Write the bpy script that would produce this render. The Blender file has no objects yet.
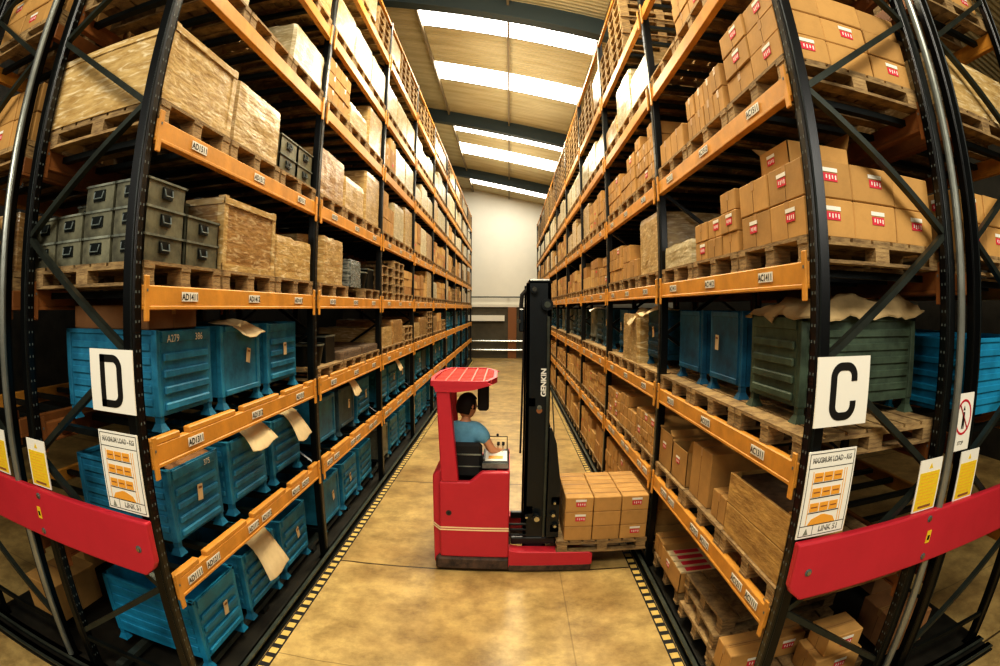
import bpy, bmesh, math, random
from mathutils import Vector, Matrix, noise
RND = random.Random(7)
C = bpy.context.scene.collection
PI = math.pi

# ------------------------------------------------------------------ materials
def rgb(h, k=1.0):
    c = [int(h[i:i+2], 16)/255 for i in (0, 2, 4)]
    return tuple([k*((x/12.92) if x <= .04045 else ((x+.055)/1.055)**2.4) for x in c]+[1])
def mat(name, col, rough=.6, metal=0., var=.0, nscale=8., col2=None, stretch=(1, 1, 1), bump=0., bscale=30.,
        emit=0., objvar=0., spec=.4, coords='Object'):
    m = bpy.data.materials.new(name); m.use_nodes = True
    nt = m.node_tree; b = nt.nodes['Principled BSDF']
    b.inputs['Roughness'].default_value = rough; b.inputs['Metallic'].default_value = metal
    b.inputs['Specular IOR Level'].default_value = spec
    c1 = rgb(col) if isinstance(col, str) else col
    b.inputs['Base Color'].default_value = c1
    out = None
    tc = nt.nodes.new('ShaderNodeTexCoord'); mp = nt.nodes.new('ShaderNodeMapping')
    mp.inputs['Scale'].default_value = stretch
    nt.links.new(tc.outputs[coords], mp.inputs['Vector'])
    if var or col2:
        n = nt.nodes.new('ShaderNodeTexNoise'); n.inputs['Scale'].default_value = nscale; n.inputs['Detail'].default_value = 6
        n.inputs['Roughness'].default_value = .65
        nt.links.new(mp.outputs[0], n.inputs['Vector'])
        r = nt.nodes.new('ShaderNodeValToRGB')
        c2 = rgb(col2) if col2 else tuple([x*(1-var) for x in c1[:3]]+[1])
        r.color_ramp.elements[0].color = c2; r.color_ramp.elements[1].color = c1
        r.color_ramp.elements[0].position = .35; r.color_ramp.elements[1].position = .62
        nt.links.new(n.outputs['Fac'], r.inputs['Fac']); out = r.outputs['Color']
    if objvar:
        oi = nt.nodes.new('ShaderNodeObjectInfo'); hs = nt.nodes.new('ShaderNodeHueSaturation')
        mr = nt.nodes.new('ShaderNodeMapRange'); mr.inputs['To Min'].default_value = 1-objvar; mr.inputs['To Max'].default_value = 1+objvar
        nt.links.new(oi.outputs['Random'], mr.inputs['Value']); nt.links.new(mr.outputs[0], hs.inputs['Value'])
        if out: nt.links.new(out, hs.inputs['Color'])
        else: hs.inputs['Color'].default_value = c1
        out = hs.outputs['Color']
    if out: nt.links.new(out, b.inputs['Base Color'])
    if bump:
        n2 = nt.nodes.new('ShaderNodeTexNoise'); n2.inputs['Scale'].default_value = bscale; n2.inputs['Detail'].default_value = 4
        nt.links.new(mp.outputs[0], n2.inputs['Vector'])
        bp = nt.nodes.new('ShaderNodeBump'); bp.inputs['Strength'].default_value = bump; bp.inputs['Distance'].default_value = .02
        nt.links.new(n2.outputs['Fac'], bp.inputs['Height']); nt.links.new(bp.outputs[0], b.inputs['Normal'])
    if emit:
        b.inputs['Emission Color'].default_value = c1; b.inputs['Emission Strength'].default_value = emit
    return m
M = {}
M['carton'] = mat('carton', 'b98d50', .75, var=.25, nscale=3, objvar=.14, bump=.15, bscale=12)
M['carton_dark'] = mat('carton_dark', '9c6f45', .8, var=.25, nscale=4, objvar=.15)
M['card'] = mat('card', 'd9c295', .8, var=.15, nscale=6, objvar=.06)
M['paper'] = mat('paper', 'c7ab7a', .8, var=.25, nscale=5, bump=.6, bscale=9)
M['tape'] = mat('tape', 'a9804c', .35)
M['seam'] = mat('seam', '5a3d22', .8)
M['white'] = mat('white', 'e8e4d6', .5)
M['red_print'] = mat('red_print', 'cf3244', .6)
M['wood'] = mat('wood', 'a98c5e', .8, col2='6d5538', nscale=5, stretch=(2, 2, 12), objvar=.22, bump=.3, bscale=20)
M['wood_dark'] = mat('wood_dark', '6d5842', .85, col2='4a3b2c', nscale=6, stretch=(2, 2, 10), objvar=.15)
M['crate_wood'] = mat('crate_wood', 'c29a58', .75, col2='8f6a38', nscale=4, stretch=(1, 1, 4), objvar=.08, bump=.3, bscale=14)
M['orange'] = mat('orange', 'd6953c', .45, var=.28, nscale=4, bump=.05, spec=.5)
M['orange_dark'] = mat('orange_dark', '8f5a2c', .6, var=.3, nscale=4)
M['black'] = mat('black', '060808', .32, var=.4, nscale=5, spec=.5)
M['steel'] = mat('steel', '5a6056', .4, metal=.6, var=.4, nscale=6)
M['steel_dark'] = mat('steel_dark', '1c211f', .4, metal=.4, var=.5, nscale=4)
M['brace_lit'] = mat('brace_lit', '3c413a', .35, metal=.5, var=.4, nscale=5)  # greyer than the black frames: light on the near diagonals painted in
M['pole'] = mat('pole', '9a9c92', .3, metal=.6, var=.3, nscale=3)  # brightened so the silvery highlight sits in the base colour
M['blue_deep'] = mat('blue_deep', '1f6080', .55, col2='133f58', nscale=6, objvar=.12)
M['hole'] = mat('hole', '5d6663', .5)
M['blue'] = mat('blue', '3189ab', .5, col2='1d6280', nscale=5, objvar=.16, bump=.15, bscale=10)
M['blue_bright'] = mat('blue_bright', '2390b8', .5, col2='1a7396', nscale=4, objvar=.08)
M['blue_grey'] = mat('blue_grey', '44616a', .55, col2='2c444c', nscale=5, objvar=.2)
M['green'] = mat('green', '485846', .6, col2='2f3a2c', nscale=6, objvar=.06)
M['zinc'] = mat('zinc', '8f9384', .45, metal=.25, col2='5d6158', nscale=7, objvar=.2)
M['tin'] = mat('tin', '77755f', .5, metal=.3, col2='434134', nscale=6, objvar=.22)
M['red'] = mat('red', 'c02c3a', .42, var=.1, nscale=3, spec=.5)
M['yellow'] = mat('yellow', 'e9c62e', .5, var=.1, nscale=60)
M['ink'] = mat('ink', '15130f', .5)
M['sign_orange'] = mat('sign_orange', 'e5a13c', .5)
M['rubber'] = mat('rubber', '1b1a18', .7)
M['grime'] = mat('grime', '5c4738', .7, col2='2b241f', nscale=9)
M['glassy'] = mat('glassy', '9a9fa0', .15, metal=.8)
M['chrome'] = mat('chrome', 'c9cac4', .2, metal=1.)
M['pinstripe'] = mat('pinstripe', 'f0d8a8', .5)
M['skin'] = mat('skin', 'c98f68', .55)
M['hair'] = mat('hair', '1f1713', .6, var=.4, nscale=60)
M['shirt'] = mat('shirt', '6ba3bd', .8, var=.18, nscale=14)
M['trousers'] = mat('trousers', '28324a', .85)
M['dark_film'] = mat('dark_film', '2c3334', .2, col2='8f958f', nscale=7, stretch=(1, 3, 6), bump=.5, bscale=14)
def film(name, c1, c2, glint_streak, stren=.55):
    m = mat(name, c1, .28, col2=c2, nscale=4, stretch=(1.3, 1.3, 5), bump=.26, bscale=8, objvar=.1, spec=.6)
    nt = m.node_tree; b = nt.nodes['Principled BSDF']
    n = nt.nodes.new('ShaderNodeTexNoise'); n.inputs['Scale'].default_value = 5; n.inputs['Detail'].default_value = 8
    n.inputs['Distortion'].default_value = 1.6
    mp = nt.nodes.new('ShaderNodeMapping'); mp.inputs['Scale'].default_value = (1, 1.2, 5)
    mp.inputs['Rotation'].default_value = (.35, .2, 0)
    tc = nt.nodes.new('ShaderNodeTexCoord'); nt.links.new(tc.outputs['Object'], mp.inputs[0]); nt.links.new(mp.outputs[0], n.inputs['Vector'])
    r = nt.nodes.new('ShaderNodeValToRGB'); r.color_ramp.elements[0].position = .52; r.color_ramp.elements[1].position = .7
    r.color_ramp.elements[1].color = (stren, stren, stren, 1)
    nt.links.new(n.outputs['Fac'], r.inputs[0])
    mx = nt.nodes.new('ShaderNodeMix'); mx.data_type = 'RGBA'
    src = b.inputs['Base Color'].links[0].from_socket
    nt.links.new(r.outputs[0], mx.inputs[0]); nt.links.new(src, mx.inputs[6]); mx.inputs[7].default_value = rgb(glint_streak)  # pale streaks paint the film's highlights into the base colour
    nt.links.new(mx.outputs[2], b.inputs['Base Color'])
    return m
M['film_brown'] = film('film_brown', 'a5814f', '7d5c36', 'e6d4ac', .6)
M['film_white'] = film('film_white', 'c3b793', '98875f', 'ece3c8', .75)
M['film_tan'] = film('film_tan', 'bfa26c', '957644', 'efe0ba', .7)

# floor: worn yellowish sealed concrete with cast joints
def floor_mat():
    m = mat('floor_concrete', 'c8ad74', .32, col2='9c8052', nscale=.9, stretch=(1, 1, 1), bump=.03, bscale=3)
    nt = m.node_tree; b = nt.nodes['Principled BSDF']; L = nt.links
    tc = nt.nodes.new('ShaderNodeTexCoord'); sx = nt.nodes.new('ShaderNodeSeparateXYZ'); L.new(tc.outputs['Object'], sx.inputs[0])
    def math_(op, a, bb=None, c=None):
        n = nt.nodes.new('ShaderNodeMath'); n.operation = op
        for i, v in enumerate((a, bb, c)):
            if v is None: continue
            if isinstance(v, (int, float)): n.inputs[i].default_value = v
            else: L.new(v, n.inputs[i])
        return n.outputs[0]
    wob = nt.nodes.new('ShaderNodeTexNoise'); wob.inputs['Scale'].default_value = 3; L.new(tc.outputs['Object'], wob.inputs['Vector'])
    yy = math_('ADD', sx.outputs['Y'], math_('MULTIPLY', math_('SUBTRACT', wob.outputs['Fac'], .5), .02))
    t = math_('PINGPONG', math_('SUBTRACT', yy, 4.81), 1.385)
    j1 = math_('LESS_THAN', t, .013)
    t2 = math_('ABSOLUTE', math_('SUBTRACT', yy, 3.05)); j2 = math_('MULTIPLY', math_('LESS_THAN', t2, .006), .5)
    t3 = math_('ABSOLUTE', math_('SUBTRACT', sx.outputs['X'], .55)); j3 = math_('MULTIPLY', math_('LESS_THAN', t3, .006), .35)
    j = math_('MAXIMUM', math_('MAXIMUM', j1, j2), j3)
    # fine large scale dirt
    n = nt.nodes.new('ShaderNodeTexNoise'); n.inputs['Scale'].default_value = 2.6; n.inputs['Detail'].default_value = 9; n.inputs['Roughness'].default_value = .75
    L.new(tc.outputs['Object'], n.inputs['Vector'])
    r = nt.nodes.new('ShaderNodeValToRGB'); r.color_ramp.elements[0].position = .36; r.color_ramp.elements[1].position = .6
    r.color_ramp.elements[0].color = (.58, .55, .5, 1); r.color_ramp.elements[1].color = (1.1, 1.08, 1.0, 1)
    L.new(n.outputs['Fac'], r.inputs[0])
    mx = nt.nodes.new('ShaderNodeMix'); mx.data_type = 'RGBA'; mx.blend_type = 'MULTIPLY'; mx.inputs[0].default_value = 1
    L.new(b.inputs['Base Color'].links[0].from_socket, mx.inputs[6]); L.new(r.outputs[0], mx.inputs[7])
    mj = nt.nodes.new('ShaderNodeMix'); mj.data_type = 'RGBA'; L.new(j, mj.inputs[0]); L.new(mx.outputs[2], mj.inputs[6]); mj.inputs[7].default_value = rgb('4a3a22')
    L.new(mj.outputs[2], b.inputs['Base Color'])
    return m
M['floor'] = floor_mat()
def roof_mat():
    m = mat('roof_sheet', 'd9cda6', .6, col2='c0b184', nscale=1.2, stretch=(.4, 3, 1))
    nt = m.node_tree; b = nt.nodes['Principled BSDF']; L = nt.links
    tc = nt.nodes.new('ShaderNodeTexCoord'); w = nt.nodes.new('ShaderNodeTexWave'); w.wave_type = 'BANDS'; w.bands_direction = 'Y'
    w.inputs['Scale'].default_value = 2.6; L.new(tc.outputs['Object'], w.inputs['Vector'])
    bp = nt.nodes.new('ShaderNodeBump'); bp.inputs['Strength'].default_value = .5; bp.inputs['Distance'].default_value = .04
    L.new(w.outputs['Fac'], bp.inputs['Height']); L.new(bp.outputs[0], b.inputs['Normal'])
    return m
M['roof'] = roof_mat()
M['deep_shade'] = mat('deep_shade', '2a2720', .5, col2='15140f', nscale=3)  # near-black that paints deep shade onto under-rack slabs and side walls
M['skylight'] = mat('skylight', (1., .97, .9, 1), .5, emit=9.)
M['roof_beam'] = mat('roof_beam', '3d4a4c', .6)
M['wall'] = mat('wall_paint', 'ece6d2', .8, var=.06, nscale=.7)
M['wall_low'] = mat('wall_low', '57503f', .8, var=.3, nscale=2)
M['purlin'] = mat('purlin', '8a7c60', .6)
M['brown'] = mat('brown', '8a5a34', .7)

# ------------------------------------------------------------------ mesh builder
class MB:
    def __init__(s): s.v = []; s.f = []; s.m = []; s.slots = []
    def mi(s, m):
        if m not in s.slots: s.slots.append(m)
        return s.slots.index(m)
    def poly(s, pts, m):
        n = len(s.v); s.v += [tuple(p) for p in pts]; s.f.append(tuple(range(n, n+len(pts)))); s.m.append(s.mi(m)); return s
    def box(s, x0, x1, y0, y1, z0, z1, m, bev=0., T=None):
        if x0 > x1: x0, x1 = x1, x0
        if y0 > y1: y0, y1 = y1, y0
        if bev <= 0:
            p = [(x, y, z) for x in (x0, x1) for y in (y0, y1) for z in (z0, z1)]
            F = [(0, 1, 3, 2), (4, 6, 7, 5), (0, 4, 5, 1), (2, 3, 7, 6), (0, 2, 6, 4), (1, 5, 7, 3)]
        else:
            b = min(bev, (x1-x0)*.4, (y1-y0)*.4, (z1-z0)*.4); p = []; idx = {}
            X = (x0, x1); Y = (y0, y1); Z = (z0, z1); q = (1, -1)
            for i in (0, 1):
                for j in (0, 1):
                    for k in (0, 1):
                        for a in range(3):
                            c = [X[i]+(0 if a == 0 else q[i]*b), Y[j]+(0 if a == 1 else q[j]*b), Z[k]+(0 if a == 2 else q[k]*b)]
                            idx[i, j, k, a] = len(p); p.append(tuple(c))
            F = []
            for i in (0, 1):
                r = [(0, 0), (0, 1), (1, 1), (1, 0)]
                F.append([idx[i, a, c, 0] for a, c in r]); F.append([idx[a, i, c, 1] for a, c in r]); F.append([idx[a, c, i, 2] for a, c in r])
            for a in (0, 1):
                for c in (0, 1):
                    F.append([idx[0, a, c, 1], idx[1, a, c, 1], idx[1, a, c, 2], idx[0, a, c, 2]])
                    F.append([idx[a, 0, c, 0], idx[a, 1, c, 0], idx[a, 1, c, 2], idx[a, 0, c, 2]])
                    F.append([idx[a, c, 0, 0], idx[a, c, 1, 0], idx[a, c, 1, 1], idx[a, c, 0, 1]])
            for i in (0, 1):
                for j in (0, 1):
                    for k in (0, 1): F.append([idx[i, j, k, 0], idx[i, j, k, 1], idx[i, j, k, 2]])
        cen = Vector(((x0+x1)/2, (y0+y1)/2, (z0+z1)/2))
        n = len(s.v); mi = s.mi(m)
        for f in F:
            a = [Vector(p[i]) for i in f]; nn = (a[1]-a[0]).cross(a[2]-a[0]); fc = sum(a, Vector())/len(a)
            g = tuple(n+i for i in f)
            if nn.dot(fc-cen) < 0: g = g[::-1]
            s.f.append(g); s.m.append(mi)
        s.v += [tuple(T @ Vector(q_)) for q_ in p] if T else p
        return s
    def bar(s, a, b, w, h, m, up=(0, 0, 1)):
        a, b = Vector(a), Vector(b); d = (b-a); l = d.length; d.normalize(); u = Vector(up)
        if abs(d.dot(u)) > .98: u = Vector((1, 0, 0))
        r = d.cross(u).normalized(); u2 = r.cross(d)
        T = Matrix((r, d, u2)).transposed().to_4x4(); T.translation = a
        return s.box(-w/2, w/2, 0, l, -h/2, h/2, m, 0, T)
    def tube(s, pts, r, m, n=10, cap=True):
        pts = [Vector(p) for p in pts]; rr = r if isinstance(r, (list, tuple)) else [r]*len(pts); rings = []
        up = None; mi = s.mi(m)
        for i, p in enumerate(pts):
            d = (pts[min(i+1, len(pts)-1)]-pts[max(i-1, 0)])
            d = d.normalized() if d.length > 1e-9 else Vector((0, 0, 1))
            if up is None: up = d.orthogonal().normalized()
            up = (up-d*up.dot(d)); up = up.normalized() if up.length > 1e-6 else d.orthogonal().normalized()
            w = d.cross(up); b = len(s.v)
            s.v += [tuple(p+rr[i]*(math.cos(2*PI*k/n)*up+math.sin(2*PI*k/n)*w)) for k in range(n)]
            rings.append(b)
        for a, b in zip(rings, rings[1:]):
            for k in range(n): s.f.append((a+k, a+(k+1) % n, b+(k+1) % n, b+k)); s.m.append(mi)
        if cap:
            s.f.append(tuple(rings[0]+k for k in range(n))[::-1]); s.m.append(mi)
            s.f.append(tuple(rings[-1]+k for k in range(n))); s.m.append(mi)
        return s
    def prism(s, pts2, a0, a1, axis, m):
        # polygon in the plane normal to axis, extruded a0..a1
        def P(p, a): return {'x': (a, p[0], p[1]), 'y': (p[0], a, p[1]), 'z': (p[0], p[1], a)}[axis]
        n = len(pts2); b = len(s.v); mi = s.mi(m)
        s.v += [P(p, a0) for p in pts2]+[P(p, a1) for p in pts2]
        s.f.append(tuple(b+i for i in range(n))); s.f.append(tuple(b+n+i for i in range(n))[::-1])
        for i in range(n): s.f.append((b+i, b+n+i, b+n+(i+1) % n, b+(i+1) % n))
        s.m += [mi]*(n+2)
        return s
    def add(s, other, T=None):
        n = len(s.v); s.v += [tuple(T @ Vector(p)) if T else p for p in other.v]
        s.f += [tuple(n+i for i in f) for f in other.f]; mm = [s.mi(x) for x in other.slots]; s.m += [mm[i] for i in other.m]; return s
    def mesh(s, name, smooth=False, fix=False):
        me = bpy.data.meshes.new(name); me.from_pydata(s.v, [], s.f)
        for m in s.slots: me.materials.append(M[m])
        me.polygons.foreach_set('material_index', s.m)
        if smooth: me.polygons.foreach_set('use_smooth', [True]*len(s.f))
        if fix:
            bm = bmesh.new(); bm.from_mesh(me); bmesh.ops.recalc_face_normals(bm, faces=bm.faces); bm.to_mesh(me); bm.free()
        me.update(); return me
    def obj(s, name, parent=None, smooth=False, fix=True, loc=None):
        return mk(name, s.mesh(name, smooth, fix), parent, loc)
def mk(name, data, parent=None, loc=None, rz=0, scale=None):
    o = bpy.data.objects.new(name, data); C.objects.link(o)
    if parent: o.parent = parent
    if loc: o.location = loc
    if rz: o.rotation_euler = (0, 0, rz)
    if scale: o.scale = scale
    return o
def tag(o, label, cat, group=None, kind=None):
    if label: o['label'] = label
    if cat: o['category'] = cat
    if group: o['group'] = group
    if kind: o['kind'] = kind
    return o
def empty(name, loc, rz, label, cat, group=None):
    o = mk(name, None, None, loc, rz); o.empty_display_size = .1
    return tag(o, label, cat, group)
CACHE = {}
def cached(key, fn):
    if key not in CACHE: CACHE[key] = fn()
    return CACHE[key]
def text_mesh(txt, h, mname, bold=.0, depth=.0):
    """text standing in local XZ plane facing -Y, centred"""
    key = ('txt', txt, h, mname, bold)
    def f():
        cu = bpy.data.curves.new('t', 'FONT'); cu.body = txt; cu.size = h*1.4; cu.align_x = 'CENTER'; cu.align_y = 'CENTER'; cu.offset = bold; cu.resolution_u = 3
        o = bpy.data.objects.new('t', cu); C.objects.link(o); bpy.context.view_layer.update()
        me = bpy.data.meshes.new_from_object(o.evaluated_get(bpy.context.evaluated_depsgraph_get()))
        bpy.data.objects.remove(o); me.transform(Matrix.Rotation(PI/2, 4, 'X')); me.materials.clear(); me.materials.append(M[mname]); me.name = 'lettering'
        return me
    return cached(key, f)
ORD = ['nearest', 'second', 'third', 'fourth', 'fifth', 'sixth', 'seventh', 'eighth', 'ninth', 'tenth', 'eleventh', 'twelfth', 'thirteenth',
       'fourteenth', 'fifteenth', 'sixteenth', 'seventeenth', 'eighteenth', 'nineteenth', 'twentieth', 'twenty-first', 'twenty-second', 'twenty-third',
       'twenty-fourth', 'twenty-fifth', 'twenty-sixth', 'twenty-seventh', 'twenty-eighth', 'twenty-ninth', 'thirtieth']

# ------------------------------------------------------------------ layout
XL, XR, Y0, BAY, DEP, NB = -1.848, 1.424, 2.19, 2.7, 1.1, 9
ZL = dict(A=1.01, B=1.83, C=2.68, D=3.58, E=4.63, F=5.52, G=6.52)
ZR = dict(A=.975, B=1.822, C=2.795, D=3.76, E=4.74, F=5.72)
BH = .13
SHELF = {'0': 'ground level', 'A': 'first shelf', 'B': 'second shelf', 'C': 'third shelf', 'D': 'fourth shelf', 'E': 'fifth shelf', 'F': 'sixth shelf', 'G': 'top shelf'}
Z0L, Z0R = .11, .1
def ztop(side, lv):
    if lv == '0': return Z0L if side == 'L' else Z0R
    return (ZL if side in ('L', 'l') else ZR)[lv]+BH/2

# ------------------------------------------------------------------ racks
def upright_mesh(H, near, flip):
    """C-section post; local x = depth 0..0.1, y 0..-0.1"""
    b = MB(); W, D_ = .07, .08
    b.box(0, D_, -W, -W+.012, 0, H, 'black', .004); b.box(0, .012, -W+.012, 0, 0, H, 'black', .003); b.box(D_-.012, D_, -W+.012, 0, 0, H, 'black', .003)
    b.box(0, .026, -.01, 0, 0, H, 'black'); b.box(D_-.026, D_, -.01, 0, 0, H, 'black')
    b.tube([(.012, -W-.002, .02), (.012, -W-.002, H)], .008, 'steel_dark', 6)
    b.box(-.02, D_+.02, -W-.03, .03, 0, .012, 'steel_dark')
    if near:
        z = .15
        while z < H:
            for y in (-.05, -.022): b.box(-.0015, 0, y, y+.008, z, z+.014, 'hole')
            z += .075
    return b
def rack(side, x0, sgn, levels, nb, H, label, rowcode, y0=Y0, rail=None):
    root = empty('pallet_rack', (x0, y0, 0), PI if sgn < 0 else 0, label, 'rack')
    # local frame: +x into the rack; along-aisle coordinate is ys*(world y - y0)
    ys = 1 if sgn > 0 else -1
    def Y(w): return ys*(w)                      # w metres from the near end
    for k in range(nb+1):
        yk = k*BAY
        for nm, dx in (('front_upright', 0), ('rear_upright', DEP-.08)):
            near = k <= 1
            me = cached(('upr', near, H, ys), lambda: _mir(upright_mesh(H, near, 0), ys).mesh('upright', fix=True))
            mk(nm, me, root, (dx, Y(yk)-(.012*ys), 0))
        # bracing
        nodes = []; z = .38; i = 0
        while z < H:
            nodes.append((DEP-.06 if i % 2 == 0 else .06, z)); z += .67; i += 1
        if k == 0:
            for a, c in zip(nodes, nodes[1:]):
                b = MB(); b.bar((a[0], Y(-.05), a[1]), (c[0], Y(-.05), c[1]), .035, .045, 'brace_lit', up=(0, 1, 0)); b.obj('diagonal_brace', root)
            for z in (.3,):
                b = MB(); b.box(.08, DEP-.08, Y(-.075), Y(-.04), z, z+.035, 'steel_dark'); b.obj('cross_brace', root)
        elif k < nb or True:
            b = MB()
            for a, c in zip(nodes, nodes[1:]): b.bar((a[0], 0, a[1]), (c[0], 0, c[1]), .03, .04, 'black', up=(0, 1, 0))
            b.box(.08, DEP-.08, -.015, .015, .3, .34, 'black')
            me = cached(('brc', H, len(nodes)), lambda: b.mesh('bracing', fix=True))
            mk('frame_bracing', me, root, (0, Y(yk-.05), 0))
    for li, (lv, z) in enumerate(levels.items()):
        cleat = side == 'L' and lv in 'AB'
        for k in range(nb):
            w0 = k*BAY; w1 = w0+BAY-.1
            def beam(front=True, cleat=cleat):
                b = MB()
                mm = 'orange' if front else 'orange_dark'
                b.box(0, .05, Y(0), Y(w1-w0), -BH/2+.018, BH/2, mm, .006)
                b.box(-.006, .05, Y(0), Y(w1-w0), -BH/2, -BH/2+.022, mm, .004)
                if cleat and front:
                    for y in [(0, .3), (.4, 1.0), (1.12, 1.75), (1.87, 2.3), (2.4, 2.6)]: b.box(0, .05, Y(y[0]), Y(y[1]), BH/2-.004, BH/2+.035, 'orange', .006)
                for y in (0, w1-w0):
                    yy = (y, y+.045) if y == 0 else (y-.045, y)
                    b.box(-.014, .0, Y(yy[0]), Y(yy[1]), -BH/2-.06, BH/2+.05, mm, .004)
                    b.box(-.016, -.013, Y((yy[0]+yy[1])/2-.006), Y((yy[0]+yy[1])/2+.006), .03, .045, 'hole')
                return b
            me = cached(('beam', ys, cleat), lambda: beam().mesh('beam', fix=True))
            bo = mk('load_beam', me, root, (-.004, Y(w0), z))
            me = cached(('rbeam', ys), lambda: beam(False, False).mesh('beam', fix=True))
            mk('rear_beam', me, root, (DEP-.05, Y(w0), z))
            if k <= 4 and side in 'LR' and lv in 'ABCD':
                dig = {'A': (1, 2), 'B': (3,), 'C': (4,), 'D': (5,)}[lv]
                for j in range(3):
                    for qi, dg in enumerate(dig):
                        code = 'A%s1%d%d%d' % (rowcode, dg, k+1, j+1)
                        yc = .46+.87*j+(qi-.5)*.24*(len(dig)-1)-(.12 if lv == 'A' else 0)
                        pb = cached('plate', lambda: MB().box(-.003, 0, -.088, .088, -.026, .028, 'white').mesh('code_plate', fix=True))
                        po = mk('code_plate', pb, bo, (-.003, Y(yc), .008))
                        t = text_mesh(code, .037, 'ink', .0012)
                        # lettering joined into the plate mesh
                        key = ('platetxt', code)
                        def pt():
                            bm = bmesh.new(); bm.from_mesh(pb); me2 = t.copy(); me2.transform(Matrix.Translation((-.0045, 0, -.002)) @ Matrix.Rotation(-PI/2, 4, 'Z'))
                            me2.materials.clear()
                            n0 = len(bm.faces); bm.from_mesh(me2); bm.faces.ensure_lookup_table()
                            for f in bm.faces[n0:]: f.material_index = 1
                            me3 = bpy.data.meshes.new('code_plate'); bm.to_mesh(me3); bm.free(); me3.materials.append(M['white']); me3.materials.append(M['ink']); return me3
                        po.data = cached(key, pt)
            # slats
            def slats():
                b = MB()
                for i in range(7): b.box(.05, DEP-.05, Y(.18+i*.37), Y(.24+i*.37), -.02, .02, 'steel_dark')
                return b
            if li < 6:
                me = cached(('slats', ys), lambda: slats().mesh('slats', fix=True))
                mk('shelf_bars', me, root, (0, Y(w0), z+.025))
    if rail:
        for k in range(nb):
            b = MB(); b.box(0, .04, Y(k*BAY), Y(k*BAY+BAY-.1), rail, rail+.045, 'orange'); b.obj('guard_rail', root)
    return root
def _mir(b, ys):
    if ys < 0: b.v = [(x, -y, z) for x, y, z in b.v]
    return b

rack('L', XL, -1, ZL, NB, 7.3, 'black and orange pallet rack along the left of the aisle, bearing the D sign', 'D', rail=7.2)
rack('R', XR, 1, ZR, NB, 6.85, 'black and orange pallet rack along the right of the aisle, bearing the C sign', 'C', rail=6.74)
XL2, XR2 = XL-DEP-.22-DEP, XR+DEP+.22+DEP
# the back-to-back racks face the other way, their rear uprights next to ours
rack('l', XL2, 1, {k: v for k, v in ZL.items() if k in 'ABCDEF'}, 2, 6.6, 'outer pallet rack backing onto the D rack at the far left edge', 'E')
rack('r', XR2, -1, {k: v for k, v in ZR.items()}, 2, 6.85, 'outer pallet rack backing onto the C rack at the far right edge', 'B')

# ------------------------------------------------------------------ loads
def wfr(side):
    """returns (x0, sgn, rz) of a rack's own loading face"""
    return {'L': (XL, -1, PI), 'R': (XR, 1, 0), 'l': (XL-DEP-.22, -1, PI), 'r': (XR+DEP+.22, 1, 0)}[side]
WHERE = {'L': "left rack's", 'R': "right rack's", 'l': "outer left rack's", 'r': "outer right rack's"}
PCOUNT = [0]; PALLET_REST = MB(); CARTONS = []

def pallet_parts(w, d, h):
    deck = MB(); n = 7
    bw = (d-.02*(n-1))/n                         # deck boards run along y (the narrow side), spaced in depth
    for i in range(n): deck.box(i*(bw+.02), i*(bw+.02)+bw, -w/2, w/2, h-.02, h, 'wood')
    for y in (-w/2+.05, 0, w/2-.05): deck.box(0, d, y-.05, y+.05, h-.04, h-.02, 'wood')
    blocks = []
    for y in (-w/2+.05, 0, w/2-.05):
        for x in (.06, d/2, d-.06): blocks.append((x, y))
    run = MB()
    for y in (-w/2+.05, 0, w/2-.05): run.box(0, d, y-.05, y+.05, 0, .018, 'wood')
    return deck, blocks, run
def pallet(side, y, z, label=None, w=.86, d=1.06, h=.13, dx=.01, rz=0., near=False, group=None, grey=False):
    x0, s, r = wfr(side)
    PCOUNT[0] += 1
    loc = (x0+s*dx, y, z)
    def one():
        deck, bl, run = pallet_parts(w, d, h); b = MB(); b.add(deck); b.add(run)
        for x, yy in bl: b.box(x-.055, x+.055, yy-.05, yy+.05, .018, h-.04, 'wood')
        return b
    if not near and y > 16.3:
        PALLET_REST.add(one(), Matrix.Translation(loc) @ Matrix.Rotation(r, 4, 'Z')); return None
    if near:
        o = empty('pallet', loc, r+rz, label, 'pallet', group)
        mk('deck', cached(('pd', w, d, h), lambda: pallet_parts(w, d, h)[0].mesh('deck')), o)
        mk('bottom_boards', cached(('pr', w, d, h), lambda: pallet_parts(w, d, h)[2].mesh('boards')), o)
        bm_ = cached(('pb', h), lambda: MB().box(-.055, .055, -.05, .05, .018, h-.04, 'wood').mesh('block'))
        for x, yy in pallet_parts(w, d, h)[1]: mk('block', bm_, o, (x, yy, 0))
    else:
        o = mk('pallet', cached(('p1', w, d, h), lambda: one().mesh('pallet')), None, loc, r+rz)
        tag(o, label, 'pallet', group)
    return o

def label_mesh():
    b = MB(); b.box(-.002, 0, -.05, .05, .012, .03, 'white')
    b.box(-.002, 0, -.045, .045, -.03, .006, 'red_print')
    for i in range(4): b.box(-.003, -.002, -.038+i*.02, -.03+i*.02, -.022+.004*(i % 2), -.002, 'white')
    return b.mesh('printed_label')
def carton_mesh(d, w, h, m='carton'):
    b = MB(); b.box(0, d, -w/2, w/2, 0, h, m, .006)
    b.box(.004, d-.004, -.022, .022, h-.001, h+.0012, 'tape')
    b.box(-.0012, .001, -.022, .022, h-.06, h, 'tape'); b.box(-.0012, .001, -.001, .001, .0, h-.06, 'seam')
    b.box(.02, d-.02, -.001, .001, h+.0008, h+.002, 'seam')
    return b
def carton(world_x, y, z, s, d, w, h, label, lab=None, m='carton', rz=0., prio=0, group='brown cartons'):
    """s=-1 faces the aisle from the left rack (rotated), +1 from the right"""
    CARTONS.append(dict(x=world_x, y=y, z=z, s=s, d=d, w=w, h=h, label=label, lab=lab, m=m, rz=rz, prio=prio, group=group))
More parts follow.
